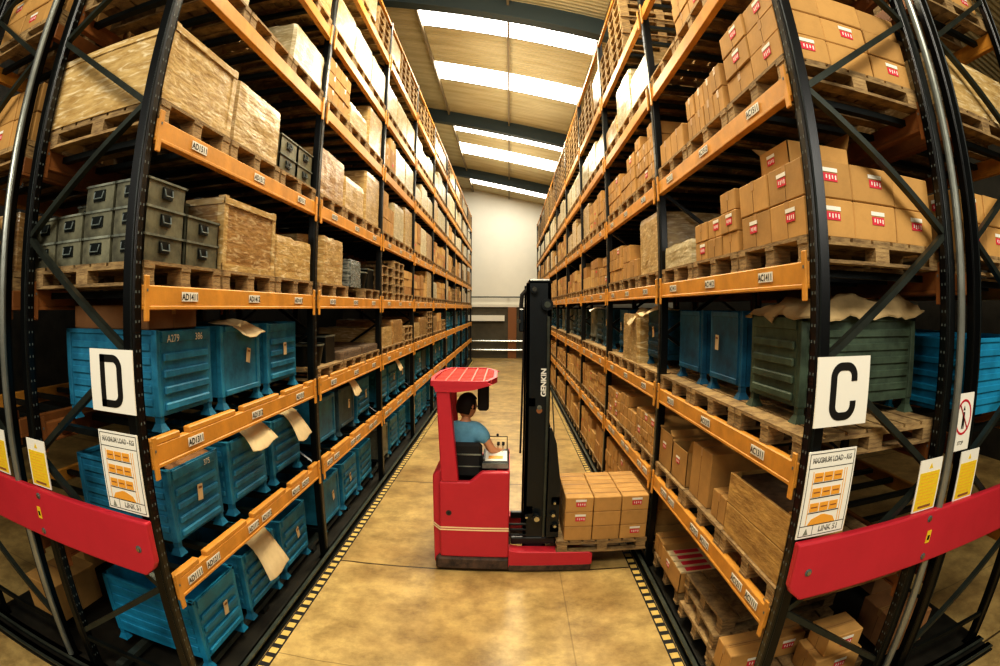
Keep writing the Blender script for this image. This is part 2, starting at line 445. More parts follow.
ROWN = {1: ['only'], 2: ['bottom', 'top'], 3: ['bottom', 'middle', 'top'], 4: ['bottom', 'second', 'third', 'top'], 5: ['bottom', 'second', 'third', 'fourth', 'top']}
COLN = {1: [''], 2: ['near', 'far'], 3: ['near', 'centre', 'far'], 4: ['near', 'near-centre', 'far-centre', 'far']}
DEPN = ['aisle-side', 'inner', 'inmost', 'rear']
def carton_stack(side, y, z, ny, nz, nd, W, D, Hh, where, labp=.3, m='carton', dx=.02, tops=None, alldeep=False, endlab=0.):
    x0, s, r = wfr(side)
    w, d, h = W/ny, D/nd, Hh/nz
    for i in range(nd):
        for j in range(ny):
            nzz = nz if tops is None else tops[j % len(tops)]
            for k in range(nzz):
                lab = None
                q = RND.random()
                if q < labp: lab = 'front'
                if j == 0 and RND.random() < endlab: lab = 'end' if i else 'both'
                jit = RND.uniform(-.008, .008); jd = RND.uniform(0, .015)
                words = '%s %s %s brown carton of %s' % (DEPN[i], ROWN.get(nz, ['']*nz)[k] if nz in ROWN else '', COLN[ny][j] if ny in COLN else '', where)
                carton(x0+s*(dx+i*d+jd*(1 if i == 0 else 0)), y-W/2+w*(j+.5)+jit, z+h*k, s, d-.008, w-.01, h-.003, ' '.join(words.split()), lab, m)

def wrap_mesh(kind, w, d, h, seed, m, wood=False, sides=4):
    rn = random.Random(seed); b = MB(); n = 10; ch = .03 if sides == 4 else .22
    ring = []
    W2, D2 = w/2, d
    base = [(ch, -W2), (D2-ch, -W2), (D2, -W2+ch), (D2, W2-ch), (D2-ch, W2), (ch, W2), (0, W2-ch), (0, -W2+ch)]
    pts = []
    for a, c in zip(base, base[1:]+base[:1]):
        L = math.dist(a, c); k = max(1, int(L/.09))
        for i in range(k): t = i/k; pts.append((a[0]+(c[0]-a[0])*t, a[1]+(c[1]-a[1])*t))
    N = len(pts); nzv = max(4, int(h/.06)); mi = b.mi(m)
    cx, cy = D2/2, 0
    for zi in range(nzv+1):
        z = h*zi/nzv
        for p in pts:
            v = Vector((p[0]*6+seed, p[1]*6, z*9)); f = 1-.011*(noise.noise(v)+.35)*(1 if 0 < zi else .4)
            zz = z-(.012*(noise.noise(v*2)+.5) if zi == nzv else 0)
            if zi == nzv: f *= .985
            b.v.append((cx+(p[0]-cx)*f, cy+(p[1]-cy)*f, zz))
    for zi in range(nzv):
        for i in range(N): b.f.append((zi*N+i, zi*N+(i+1) % N, (zi+1)*N+(i+1) % N, (zi+1)*N+i)); b.m.append(mi)
    b.f.append(tuple(nzv*N+i for i in range(N))); b.m.append(mi); b.f.append(tuple(range(N))[::-1]); b.m.append(mi)
    if wood:
        for x in (0, D2-.05):
            for y in (-W2, W2-.05): b.box(x-.006, x+.05, y-.006, y+.05, 0, h+.01, 'film_tan')
        for z in (0, h-.05):
            for y in (-W2-.01, W2-.02): b.box(0, D2, y, y+.03, z, z+.045, 'film_tan')
            for x in (-.012, D2-.02): b.box(x, x+.03, -W2, W2, z, z+.045, 'film_tan')
    return b.mesh('load', fix=True)
def wrapped(side, y, z, w, d, h, m, label, name='wrapped_load', wood=False, sides=4, dx=.03, cat='wrapped load'):
    x0, s, r = wfr(side)
    sd = RND.randrange(4)
    me = cached(('wr', m, wood, sides, sd, round(w/.1), round(h/.1), round(d/.2)), lambda: wrap_mesh('', w, d, h, sd*17+3, m, wood, sides))
    o = mk(name, me, None, (x0+s*dx, y, z), r)
    return tag(o, label, cat)

def stillage_body(w, d, h, m, plain=False, leg=.085):
    b = MB(); t = .025
    b.box(.02, d-.02, -w/2+.02, w/2-.02, leg, leg+.03, m)
    for x in (0, d-.045):
        for y in (-w/2, w/2-.045): b.box(x, x+.045, y, y+.045, leg, h, m, .005)
    # side panels with ribs
    for y, sg in ((-w/2+.012, -1), (w/2-.012-.012, 1)):
        b.box(.03, d-.03, y, y+.012, leg, h-.01, m)
        if not plain:
            nr = 5
            for i in range(nr):
                z = leg+.06+i*(h-leg-.1)/nr
                yy = (y-.012, y) if sg < 0 else (y+.012, y+.024)
                b.box(.06, d-.06, yy[0], yy[1], z, z+(h-leg)/nr*.45, m, .006)
    for x, sg in ((.012, -1), (d-.024, 1)):
        b.box(x, x+.012, -w/2+.03, w/2-.03, leg, h-.01 if sg > 0 else h-.04, m)
    b.box(0, d, -w/2, -w/2+.03, h-.03, h, m, .004); b.box(0, d, w/2-.03, w/2, h-.03, h, m, .004); b.box(d-.03, d, -w/2, w/2, h-.03, h, m, .004)
    return b
def stillage_panel(w, h, m, plain=False, leg=.085, rust=False):
    b = MB(); b.box(0, .014, -w/2+.045, w/2-.045, leg+.01, h-.005, m)
    if plain:
        b.box(-.014, 0, -w/2+.05, w/2-.05, leg+.01, leg+.05, m, .005); b.box(-.014, 0, -w/2+.05, w/2-.05, h-.045, h-.005, m, .005)
        b.box(-.01, 0, -w/2+.05, -w/2+.08, leg+.05, h-.045, m)
    else:
        n = 4; st = (h-leg-.12)/n
        for i in range(n):
            z = leg+.03+i*st
            b.prism([(-.0, z), (-.022, z+st*.2), (-.022, z+st*.5), (0, z+st*.7)], -w/2+.06, w/2-.06, 'y', m) if False else b.box(-.02, 0, -w/2+.06, w/2-.06, z, z+st*.5, m, .009)
        b.box(-.01, 0, -w/2+.05, w/2-.05, h-.075, h-.01, m, .003)
    return b
def foot_mesh(m, leg=.085):
    b = MB(); b.box(-.022, .022, -.022, .022, .04, leg+.02, m)
    b.v += [(-.045, -.045, 0), (.045, -.045, 0), (.045, .045, 0), (-.045, .045, 0), (-.024, -.024, .045), (.024, -.024, .045), (.024, .024, .045), (-.024, .024, .045)]
    n = len(b.v)-8; mi = b.mi(m)
    for f in [(0, 1, 2, 3), (4, 5, 6, 7), (0, 1, 5, 4), (1, 2, 6, 5), (2, 3, 7, 6), (3, 0, 4, 7)]: b.f.append(tuple(n+i for i in f)); b.m.append(mi)
    return b
CN = {'blue_deep': 'deep blue', 'blue': 'blue', 'blue_bright': 'bright blue', 'blue_grey': 'dull grey-blue', 'green': 'dark green', 'zinc': 'galvanised grey'}
def stillage(side, y, z, m='blue', w=.64, d=.86, h=.6, plain=False, near=True, label='', texts=(), card=False, dx=.16, contents=None):
    x0, s, r = wfr(side)
    if near:
        o = empty('stillage', (x0+s*dx, y, z), r, label, 'container')
        mk('body', cached(('sb', w, d, h, m, plain), lambda: stillage_body(w, d, h, m, plain).mesh('body', fix=True)), o)
        mk('front_panel', cached(('sp', w, h, m, plain), lambda: stillage_panel(w, h, m, plain).mesh('panel', fix=True)), o)
        fm = cached(('sf', m), lambda: foot_mesh(m).mesh('foot', fix=True))
        for x in (.03, d-.03):
            for yy in (-w/2+.03, w/2-.03): mk('foot', fm, o, (x, yy, 0))
        for tx, yy, zz, hh in texts:
            mk('stencil_lettering', text_mesh(tx, hh, 'white', .0006), o, (-.0225 if zz < h-.08 else -.0115, -s*0+yy, zz)).rotation_euler = (0, 0, -PI/2)
        if card:
            b = MB(); b.box(-.004, 0, -.03, .03, -.06, .05, 'card'); b.box(-.006, -.004, -.02, .02, .02, .035, 'brown')
            q = b.obj('label_card', o); q.location = (-.028, RND.uniform(-.08, .1), h*.62); q.rotation_euler = (RND.uniform(-.3, .3), 0, 0)
    else:
        def one():
            b = stillage_body(w, d, h, m, plain); b.add(stillage_panel(w, h, m, plain))
            f = foot_mesh(m)
            for x in (.03, d-.03):
                for yy in (-w/2+.03, w/2-.03): b.add(f, Matrix.Translation((x, yy, 0)))
            return b.mesh('stillage', fix=True)
        def onec():
            me = one(); return me
        o = mk('stillage', cached(('s1', w, d, h, m, plain), one), None, (x0+s*dx, y, z), r); tag(o, label, 'container')
        if card:
            mk('label_card', cached('lcard', lambda: MB().box(-.004, 0, -.04, .04, -.05, .05, 'card').mesh('card')), o, (-.024, RND.uniform(-.15, .15), h*.65))
    return o
def sheet(side, y, z, L, W, label, dx=-.08, tilt=.5, curl=.08, rz=0., name='cardboard_sheet', m='card'):
    """a bent sheet of card lying over a container's front rim and hanging into the aisle"""
    x0, s, r = wfr(side); b = MB(); n = 8; mi = b.mi(m)
    for t in (0, 1):
        for i in range(n+1):
            u = i/n; x = dx+L*(1-u); over = max(0, u-.45)/.55
            zz = z-tilt*L*over**1.3*.6+curl*math.sin(u*PI)-t*.006
            for j in range(5):
                v = j/4-.5; b.v.append((x, v*W+.03*math.sin(u*5+v*3), zz+.02*math.sin(v*6+u*4)))
    k = (n+1)*5
    for i in range(n):
        for j in range(4):
            a = i*5+j; b.f.append((a, a+1, a+6, a+5)); b.m.append(mi); b.f.append((k+a, k+a+5, k+a+6, k+a+1)); b.m.append(mi)
    edge = [i*5 for i in range(n+1)]+[n*5+j for j in range(1, 5)]+[i*5+4 for i in range(n-1, -1, -1)]+[j for j in range(3, 0, -1)]
    for a, c in zip(edge, edge[1:]+edge[:1]): b.f.append((a, c, c+k, a+k)); b.m.append(mi)
    o = b.obj(name, None, True, True, (x0, y, 0)); o.rotation_euler = (0, 0, r+rz)
    return tag(o, label, 'cardboard')
def tin_mesh(w, d, h, open_=True):
    b = MB(); t = .012
    b.box(.01, d-.01, -w/2+.01, w/2-.01, 0, .012, 'tin')
    for a in ((.008, .008+t, -w/2+.008, w/2-.008), (d-.008-t, d-.008, -w/2+.008, w/2-.008)): b.box(a[0], a[1], a[2], a[3], 0, h-.012, 'tin')
    for a in ((.008, d-.008, -w/2+.008, -w/2+.008+t), (.008, d-.008, w/2-.008-t, w/2-.008)): b.box(a[0], a[1], a[2], a[3], 0, h-.012, 'tin')
    b.box(0, d, -w/2, -w/2+.02, h-.016, h-.003, 'zinc'); b.box(0, d, w/2-.02, w/2, h-.016, h-.003, 'zinc')
    b.box(0, .02, -w/2, w/2, h-.016, h-.003, 'zinc'); b.box(d-.02, d, -w/2, w/2, h-.016, h-.003, 'zinc')
    b.box(.02, d-.02, -w/2+.02, w/2-.02, h-.05, h-.04, 'steel_dark')
    return b
def tin_handle(w):
    b = MB(); b.box(-.004, .008, -.05, .05, -.035, .03, 'steel_dark')
    b.tube([(-.006, -.04, .02), (-.016, -.035, -.02), (-.016, .035, -.02), (-.006, .04, .02)], .005, 'hole', 6); return b
def tin(x, y, z, r, w, d, h, label, group=None, ends=(0, 1)):
    o = empty('metal_tote', (x, y, z), r, label, 'metal box', group)
    mk('tote_body', cached(('tin', w, d, h), lambda: tin_mesh(w, d, h).mesh('tote', fix=True)), o)
    hm = cached(('tinh',), lambda: tin_handle(w).mesh('handle', fix=True))
    mk('handle', hm, o, (.004, 0, h*.55))
    a = mk('handle', hm, o, (d/2, w/2-.004, h*.55)); a.rotation_euler = (0, 0, -PI/2)
    a = mk('handle', hm, o, (d/2, -w/2+.004, h*.55)); a.rotation_euler = (0, 0, PI/2)
    return o
def sty(k, j): return Y0+BAY*k+(.64, 1.42, 2.2)[j]
def slot_y(k, j): return Y0+BAY*k+.44+.87*j
def crate(side, y, z, w, d, h, label, dx=.03):
    x0, s, r = wfr(side); o = empty('wooden_crate', (x0+s*dx, y, z), r, label, 'crate')
    nb = 2; bh = h/nb
    for i in range(nb):
        for x in (0, d-.02): MB().box(x, x+.02, -w/2, w/2, i*bh, (i+1)*bh-.006, 'crate_wood', .003).obj('long_board', o)
        for y_ in (-w/2, w/2-.02): MB().box(.02, d-.02, y_, y_+.02, i*bh, (i+1)*bh-.006, 'crate_wood', .003).obj('end_board', o)
    for x in (.02, d-.06):
        for y_ in (-w/2+.02, w/2-.06): MB().box(x, x+.04, y_, y_+.04, 0, h, 'crate_wood').obj('corner_post', o)
    MB().box(.02, d-.02, -w/2+.02, w/2-.02, 0, .02, 'crate_wood').obj('crate_floor', o)
    MB().box(.022, d-.022, -w/2+.022, w/2-.022, h-.06, h-.03, 'wood_dark').obj('crate_contents', o)
    return o
def open_carton(x, y, z, r, w, d, h, label, flap=(1, 1, 1, 1), m='carton', labels=True):
    o = empty('open_carton', (x, y, z), r, label, 'carton', )
    b = MB(); t = .006
    b.box(0, d, -w/2, w/2, 0, t, m); b.box(0, t, -w/2, w/2, 0, h, m); b.box(d-t, d, -w/2, w/2, 0, h, m); b.box(0, d, -w/2, -w/2+t, 0, h, m); b.box(0, d, w/2-t, w/2, 0, h, m)
    b.obj('carton_body', o)
    fl = .42*w
    def flp(a, bb, out, ang):
        q = MB(); a, bb = Vector(a), Vector(bb); dirv = Vector(out)*math.cos(ang)*fl*.8+Vector((0, 0, math.sin(ang)*fl*.8))
        q.poly([a, bb, bb+dirv, a+dirv], m); q.poly([a+Vector((0, 0, .005)), a+dirv+Vector((0, 0, .005)), bb+dirv+Vector((0, 0, .005)), bb+Vector((0, 0, .005))], m)
        q.obj('flap', o, fix=False)
    if flap[0]: flp((0, -w/2, h), (0, w/2, h), (-1, 0, 0), -.5)
    if flap[1]: flp((d, -w/2, h), (d, w/2, h), (1, 0, 0), 1.2)
    if flap[2]: flp((0, -w/2, h), (d, -w/2, h), (0, -1, 0), 1.0)
    if flap[3]: flp((0, w/2, h), (d, w/2, h), (0, 1, 0), .6)
    if labels: mk('printed_label', cached('lab', label_mesh), o, (-.001, w*.1, h*.6))
    return o

# ---- left rack
NEARB = 1
def nth(n): return ORD[n] if n < len(ORD) else 'farthest'
def still_label(m, side, lv, n, extra=''):
    p = 'nearest the end' if n == 0 else nth(n)+' from the near end'
    return '%s steel stillage%s on the %s %s, %s' % (CN[m], extra, WHERE[side], SHELF[lv], p)
for lv in '0AB':
    cnt = 0
    for k in range(NB):
        if lv == 'B' and k in (1, 2, 3, 4): continue
        for j in range(3):
            y = sty(k, j); q = RND.random()
            m = 'blue' if q < .72 else ('blue_grey' if q < .92 else 'zinc')
            if k == 0: m = 'blue'
            if lv == '0' and k == 0 and j == 0: m = 'blue_bright'
            if lv == 'B' and k == 0: m = 'blue'
            plain = (q > .5 and k > 0) or (lv == 'B' and j == 1 and k == 0)
            z = ztop('L', lv)+(.0 if lv == '0' else .0)
            if lv == '0': z = Z0L
            txt = []
            if k == 0 and lv == 'B' and j == 0: txt = [('A279', .15, .545, .045), ('386', -.15, .545, .045)]
            if k == 0 and lv == 'A' and j == 0: txt = [('375', -.15, .52, .04)]
            h = .6 if lv != 'A' else .575
            w = .64
            ex = ''
            if txt: ex = ' stencilled '+txt[0][0]
            stillage('L', y, z, m, w, .88, h, plain, k <= 2, still_label(m, 'L', lv, cnt, ex), txt,
                     card=(RND.random() < .5 if k else (lv, j) in (('0', 0), ('A', 0), ('B', 2), ('B', 1), ('0', 2))))
            cnt += 1
sheet('L', sty(0, 1), ztop('L', 'B')+.62, .3, .36, 'cream card sheet hanging over the second blue stillage on the left second shelf', tilt=.5, curl=.01, dx=.04)
sheet('L', sty(0, 1)+.0, ztop('L', 'A')+.6, .34, .44, 'torn cream card drooping from the second stillage on the left first shelf', tilt=.5, dx=-.02)
sheet('L', sty(0, 2)+.05, ztop('L', 'A')+.6, .3, .32, 'square cream card flap on the third stillage of the left first shelf', tilt=1.3, dx=-.02, curl=.03)
sheet('L', sty(0, 1)-.03, .74, .36, .4, 'tan card flap over the second stillage on the left ground level', tilt=1.2, dx=-.03)
sheet('L', sty(1, 1), ztop('L', 'A')+.61, .22, .3, 'cream card on the fifth stillage of the left first shelf', tilt=1., dx=-.0)
sheet('L', sty(2, 1), ztop('L', 'A')+.61, .22, .3, 'cream card on the eighth stillage of the left first shelf', tilt=1., dx=-.0)
sheet('L', sty(0, 0)-.02, ztop('L', 'A')+.58, .6, .5, 'brown card lying in the nearest stillage of the left first shelf', tilt=.1, dx=.16, m='carton_dark')
x_, s_, r_ = wfr('L')
tag(mk('card_bin', carton_mesh(.72, .56, .15, 'carton_dark').mesh('cardbox', fix=True), None, (XL-.24, sty(0, 0)-.02, ztop('L', 'B')+.6), PI),
    'large dull brown carton lying on top of the blue stillage marked A279', 'carton')

def pal_and(side, lv, k, j, n, what, near=False, w=.84, z=None, h=.13):
    y = slot_y(k, j); z = ztop(side, lv) if z is None else z
    p = 'nearest the end' if n == 0 else nth(n)+' from the near end'
    pallet(side, y, z, 'wooden pallet under %s, %s %s, %s' % (what, WHERE[side], SHELF[lv], p), w=w, near=near, h=h)
    return y, z+h
def wl(kind, side, lv, n):
    p = 'nearest the end' if n == 0 else nth(n)+' from the near end'
    return '%s on the %s %s, %s' % (kind, WHERE[side], SHELF[lv], p)

# left C : totes, crate, low wrap, then mixed
y, z = pal_and('L', 'C', 0, 0, 0, 'grey metal totes', True)
tn = 0
for ci, (xo, hts) in enumerate([(.03, (3, 2)), (.3, (3, 3)), (.57, (2, 2)), (.84, (2, 3))]):
    for yi in (0, 1):
        for q in range(hts[yi]):
            tin(XL-xo, y-.21+.42*yi, z+q*.152, PI, .41, .262, .155, '%s grey metal tote, %s row, %s end, of the left third shelf tote pile' % (
                ['bottom', 'middle', 'top'][q], ['aisle-side', 'second', 'third', 'rear'][ci], ['near', 'far'][yi]), 'metal totes piled on the first pallet of the left third shelf')
y, z = pal_and('L', 'C', 0, 1, 1, 'a film-wrapped crate', True)
wrapped('L', y, z, .84, 1.0, .5, 'film_brown', 'film-wrapped wood-edged crate beside the metal totes, left third shelf', wood=True, name='wrapped_crate', cat='crate')
y, z = pal_and('L', 'C', 0, 2, 2, 'a low wrapped load', True)
wrapped('L', y, z, .84, 1.0, .36, 'film_tan', 'low load in crinkled film beside the wood-edged crate, left third shelf')
y = slot_y(1, 0)+.13; z = ztop('L', 'C')
pallet('L', y, z, 'pallet under the tall eight-sided load, left third shelf', w=1.0, near=True)
wrapped('L', y, z+.13, 1.08, 1.05, .5, 'film_tan', 'tall eight-sided wrapped load just past the second left upright, third shelf', sides=8)
wrapped('L', slot_y(1, 1)+.13, z+.13, .5, .9, .34, 'dark_film', 'heap of dark crumpled film beside the eight-sided load', name='film_heap', cat='plastic film')
def gen(side, lv, k0, k1, start, weights, skip=()):
    n = start
    for k in range(k0, k1):
        for j in range(3):
            if (k, j) in skip: continue
            q = RND.random(); acc = 0
            for kind, wgt in weights:
                acc += wgt
                if q <= acc: break
            load(side, lv, k, j, n, kind); n += 1
    return n
def load(side, lv, k, j, n, kind):
    near = k == 0
    zs = ztop(side, lv)
    names = {'wb': 'brown wrapped load', 'wt': 'tan wrapped load', 'ww': 'white wrapped load', 'tall': 'tall wrapped load', 'stack': 'other pallets', 'ct': 'cartons', 'ct2': 'cartons', 'ct3': 'cartons', 'low': 'a low stack', 'tins': 'grey metal boxes', 'bins': 'a dark bin', 'empty': 'nothing'}
    w_where = 'load %s on the %s %s' % ({}.get(n, nth(n)), WHERE[side], SHELF[lv])
    w_where = '%s load on the %s %s' % (nth(n), WHERE[side], SHELF[lv])
    gap = {'A': .6, 'B': .65, 'C': .7, 'D': .8, 'E': .7, 'F': .75, 'G': .7, '0': .6}[lv]
    if side == 'R': gap = {'0': .7, 'A': .6, 'B': .7, 'C': .7, 'D': .75, 'E': .75, 'F': .8}[lv]
    if kind == 'stack':
        y = slot_y(k, j); ns = RND.randint(3, 5) if gap > .6 else 3
        if side == 'R' and lv == 'F': ns = RND.randint(5, 7)
        for q in range(ns):
            pallet(side, y+RND.uniform(-.02, .02), zs+q*.13, 'wooden pallet in the empty stack %s on the %s %s' % (('nearest the end' if n == 0 else nth(n)+' from the end'), WHERE[side], SHELF[lv]),
                   w=.84, rz=0, group='pallet stack, slot %s, %s %s' % (nth(n), WHERE[side], SHELF[lv]))
        return
    y, z = pal_and(side, lv, k, j, n, names[kind], near and lv in 'CDAB0', w=.84)
    g = gap-.13
    if kind in ('wb', 'wt', 'ww', 'tall'):
        hh = g*RND.uniform(.72, .98) if kind != 'tall' else g*1.02
        if kind == 'wt': hh = g*RND.uniform(.45, .8)
        m = {'wb': 'film_brown', 'wt': 'film_tan', 'ww': 'film_white', 'tall': 'film_tan'}[kind]
        hh = round(hh/.1)*.1
        wrapped(side, y, z, .84 if kind != 'tall' else .76, 1.0, max(.2, hh), m, wl({'wb': 'brown film-wrapped load', 'wt': 'tan film-wrapped load', 'ww': 'white film-wrapped load', 'tall': 'tall tan film-wrapped load'}[kind], side, lv, n))
    elif kind in ('ct', 'ct2', 'ct3'):
        ny = {'ct': 2, 'ct2': 3, 'ct3': 2}[kind]; nz = {'ct': 3, 'ct2': 4, 'ct3': 2}[kind]
        hh = g*RND.uniform(.7, .96)
        tops = [nz]*ny
        if RND.random() < .4: tops[RND.randrange(ny)] -= 1
        deep = 2 if (lv in '0A' or lv == 'B') and k < 3 else 1
        carton_stack(side, y, z, ny, nz, deep, .8, .5*deep, hh, w_where, labp=.12, tops=tops, dx=.02)
        if deep == 1 and k == 0: pass
    elif kind == 'low':
        wrapped(side, y, z, .8, 1.0, .1, 'wood_dark', wl('low stack of boards', side, lv, n), name='board_stack', cat='boards')
    elif kind == 'tins':
        x0, s, r = wfr(side)
        for a in (0, 1):
            for c in (0, 1):
                for q in (0, 1):
                    tin(x0+s*(.05+.5*c), y-.2+.4*a, z+q*.17, r, .39, .46, .17, '%s %s grey metal tote, %s end, %s' % (['lower', 'upper'][q], ['aisle-side', 'inner'][c], ['near', 'far'][a], w_where))
    elif kind == 'bins':
        x0, s, r = wfr(side); b = MB()
        b.tube([(.25, 0, 0), (.25, 0, .22)], [.16, .2], 'steel_dark', 18, False); b.tube([(.25, 0, .002), (.25, 0, .21)], [.15, .19], 'steel_dark', 18, True); b.tube([(.25, 0, .21), (.25, 0, .23)], [.205, .205], 'zinc', 18, False)
        o = b.obj('metal_bin', None, True, True, (x0, y-.15, z)); o.rotation_euler = (0, 0, r); tag(o, wl('round dark metal bin', side, lv, n), 'bin')
        b = MB(); b.box(0, .4, -.16, .16, 0, .3, 'steel_dark', .01); b.box(-.002, .4, -.17, .17, .28, .3, 'zinc')
        o = b.obj('metal_box', None, False, True, (x0+s*.1, y+.23, z)); o.rotation_euler = (0, 0, r); tag(o, wl('square dark metal box', side, lv, n), 'metal box')
gen('L', 'C', 1, 2, 4, [('stack', .0), ('bins', 1.)], skip=((1, 0), (1, 1)))
gen('L', 'C', 2, 3, 5, [('ct', .6), ('stack', .4)])
gen('L', 'C', 3, NB, 8, [('bins', .1), ('ct', .25), ('wb', .2), ('tall', .2), ('ww', .15), ('stack', .1)])
# left D
y, z = pal_and('L', 'D', 0, 0, 0, 'a big wrapped box', True)
wrapped('L', y, z, .84, 1.05, .5, 'film_tan', 'big film-wrapped box with wooden rim, nearest on the left fourth shelf', wood=True, name='wrapped_crate', cat='crate')
y, z = pal_and('L', 'D', 0, 1, 1, 'a wrapped load', True)
wrapped('L', y, z, .82, 1.0, .48, 'film_tan', 'plain film-wrapped load beside the rimmed box, left fourth shelf')
load('L', 'D', 0, 2, 2, 'tins')
load('L', 'D', 1, 0, 3, 'wb'); load('L', 'D', 1, 1, 4, 'wt'); load('L', 'D', 1, 2, 5, 'tall')
gen('L', 'D', 2, NB, 6, [('ct', .3), ('ct2', .1), ('wb', .25), ('tall', .15), ('ww', .1), ('stack', .1)])
# left E
load('L', 'E', 0, 0, 0, 'ww')
pallet('L', slot_y(0, 1), ztop('L', 'E'), 'empty pallet on the left fifth shelf between two loads', near=True)
load('L', 'E', 0, 2, 2, 'ww')
load('L', 'E', 1, 0, 3, 'ct'); load('L', 'E', 1, 1, 4, 'wt'); load('L', 'E', 1, 2, 5, 'tall')
gen('L', 'E', 2, NB, 6, [('ww', .45), ('wt', .2), ('tall', .2), ('ct', .15)])
gen('L', 'F', 0, NB, 0, [('ww', .8), ('wt', .2)])
gen('L', 'G', 1, NB, 0, [('ww', .35), ('stack', .5), ('wt', .15)])
# left B bays 1..4
load('L', 'B', 1, 0, 3, 'bins'); load('L', 'B', 1, 1, 4, 'low'); load('L', 'B', 1, 2, 5, 'low')
gen('L', 'B', 2, 5, 6, [('stack', .25), ('wb', .3), ('wt', .25), ('ct3', .1), ('tins', .1)])

# ---- right rack
# C : brown cartons with red labels
y, z = pal_and('R', 'C', 0, 0, 0, 'cartons marked red', True)
carton_stack('R', y, z, 2, 2, 3, .8, 1.02, .4, "nearest load on the right rack's third shelf", labp=.75, endlab=.9)
open_carton(XR+.1, y+.02, z+.402, 0, .36, .45, .16, 'open carton on top of the red-labelled cartons, right third shelf', flap=(0, 1, 0, 1))
y, z = pal_and('R', 'C', 0, 1, 1, 'mixed cartons', True)
carton_stack('R', y, z, 3, 3, 1, .8, .45, .42, "second load on the right rack's third shelf", labp=.3, tops=[3, 2, 2])
y, z = pal_and('R', 'C', 0, 2, 2, 'wrapped flat sheets', True)
wrapped('R', y, z, .8, .9, .2, 'film_white', 'low pile of flat sheets under white film, right third shelf', name='sheet_pile', cat='sheets')
load('R', 'C', 1, 0, 3, 'tall'); load('R', 'C', 1, 1, 4, 'ct3'); load('R', 'C', 1, 2, 5, 'ct')
gen('R', 'C', 2, NB, 6, [('ct', .5), ('ct3', .3), ('ct2', .2)])
# D
y, z = pal_and('R', 'D', 0, 0, 0, 'cartons', True)
carton_stack('R', y, z, 2, 3, 3, .82, 1.02, .5, "nearest load on the right rack's fourth shelf", labp=.5, endlab=.6)
y, z = pal_and('R', 'D', 0, 1, 1, 'narrow cartons', True)
carton_stack('R', y, z, 4, 2, 1, .8, .5, .36, "second load on the right rack's fourth shelf", labp=0.)
y, z = pal_and('R', 'D', 0, 2, 2, 'low cartons', True)
carton_stack('R', y, z, 2, 1, 1, .7, .5, .22, "third load on the right rack's fourth shelf", labp=0.)
for j in range(3): load('R', 'D', 1, j, 3+j, ['ct2', 'ct', 'ct'][j])
gen('R', 'D', 2, NB, 6, [('ct', .45), ('ct2', .15), ('wt', .15), ('tall', .25)])
# E
load('R', 'E', 0, 0, 0, 'ct'); load('R', 'E', 0, 1, 1, 'ct'); 
pallet('R', slot_y(0, 2), ztop('R', 'E'), "empty pallet on the right rack's fifth shelf beside the cartons", near=True)
gen('R', 'E', 1, NB, 3, [('ww', .85), ('wt', .15)])
gen('R', 'F', 1, NB, 0, [('stack', .8), ('wb', .2)], skip=((1, 0),))
# B : pallets under stillages
bn = 0
for k in range(NB):
    for j in range(3):
        y = slot_y(k, j); ys_ = sty(k, j); zs = ztop('R', 'B')
        if RND.random() < .0: pass
        p = 'nearest the end' if bn == 0 else nth(bn)+' from the near end'
        hgt = .13
        pallet('R', y, zs, "pallet under a stillage on the right rack's second shelf, %s" % p, near=(k == 0))
        if (k, j) == (0, 0):
            stillage('R', ys_-.03, zs+hgt, 'green', .64, .95, .58, False, True, "dark green ribbed stillage on the right rack's second shelf behind the C sign", dx=.14)
        elif (k, j) == (1, 1):
            wrapped('R', y, zs+hgt, .78, .9, .56, 'film_tan', "upright bundle in crinkled film between stillages, right rack's second shelf", name='film_wrapped_bundle', cat='wrapped load')
        else:
            q = RND.random(); m = 'blue_deep' if k == 0 else ('blue_deep' if q < .3 else ('blue_grey' if q < .65 else 'zinc'))
            stillage('R', ys_, zs+hgt, m, .6, .86, .6, k == 0 or q > .6, k <= 1, still_label(m, 'R', 'B', bn), (), card=(k == 0 and j == 1) or (k > 0 and RND.random() < .4))
        bn += 1
def liner():
    b = MB(); mi = b.mi('paper'); n, m_ = 26, 18; L, W = 1.02, .74
    for t in (0, 1):
        for i in range(n+1):
            for j in range(m_+1):
                u, v = i/n, j/m_; e = min(u, 1-u, v, 1-v); x = (u-.5)*L; y = (v-.5)*W
                nz = noise.noise(Vector((u*5, v*4, 2.3)))*.05+noise.noise(Vector((u*13, v*9, 5)))*.025
                z = .06+nz+(.03 if u > .75 else 0)-max(0, .12-e)*.75
                b.v.append((x+noise.noise(Vector((v*8, u*3, 1)))*.03, y+noise.noise(Vector((u*8, v*3, 7)))*.03, z-t*.008))
    k = (n+1)*(m_+1)
    for i in range(n):
        for j in range(m_):
            a = i*(m_+1)+j; b.f.append((a, a+m_+1, a+m_+2, a+1)); b.m.append(mi); b.f.append((k+a, k+a+1, k+a+m_+2, k+a+m_+1)); b.m.append(mi)
    o = b.obj('paper_liner', None, True, False, (XR+.14+.48, sty(0, 0)-.03, ztop('R', 'B')+.13+.6)); tag(o, 'crumpled buff paper liner spread over the dark green stillage', 'paper')
liner()
sheet('R', sty(1, 0)-.1, ztop('R', 'B')+.74, .34, .42, 'cream card sticking out above the fourth stillage, right second shelf', tilt=.3, dx=-.02, curl=.02)
sheet('R', sty(1, 0)+.5, ztop('R', 'B')+.72, .26, .26, 'cream card hanging beside the film bundle, right second shelf', tilt=1., dx=-.02, curl=.02)
sheet('R', sty(2, 1), ztop('R', 'B')+.75, .26, .3, 'small white card above the eighth stillage, right second shelf', tilt=.3, dx=-.02, curl=.02, m='white')
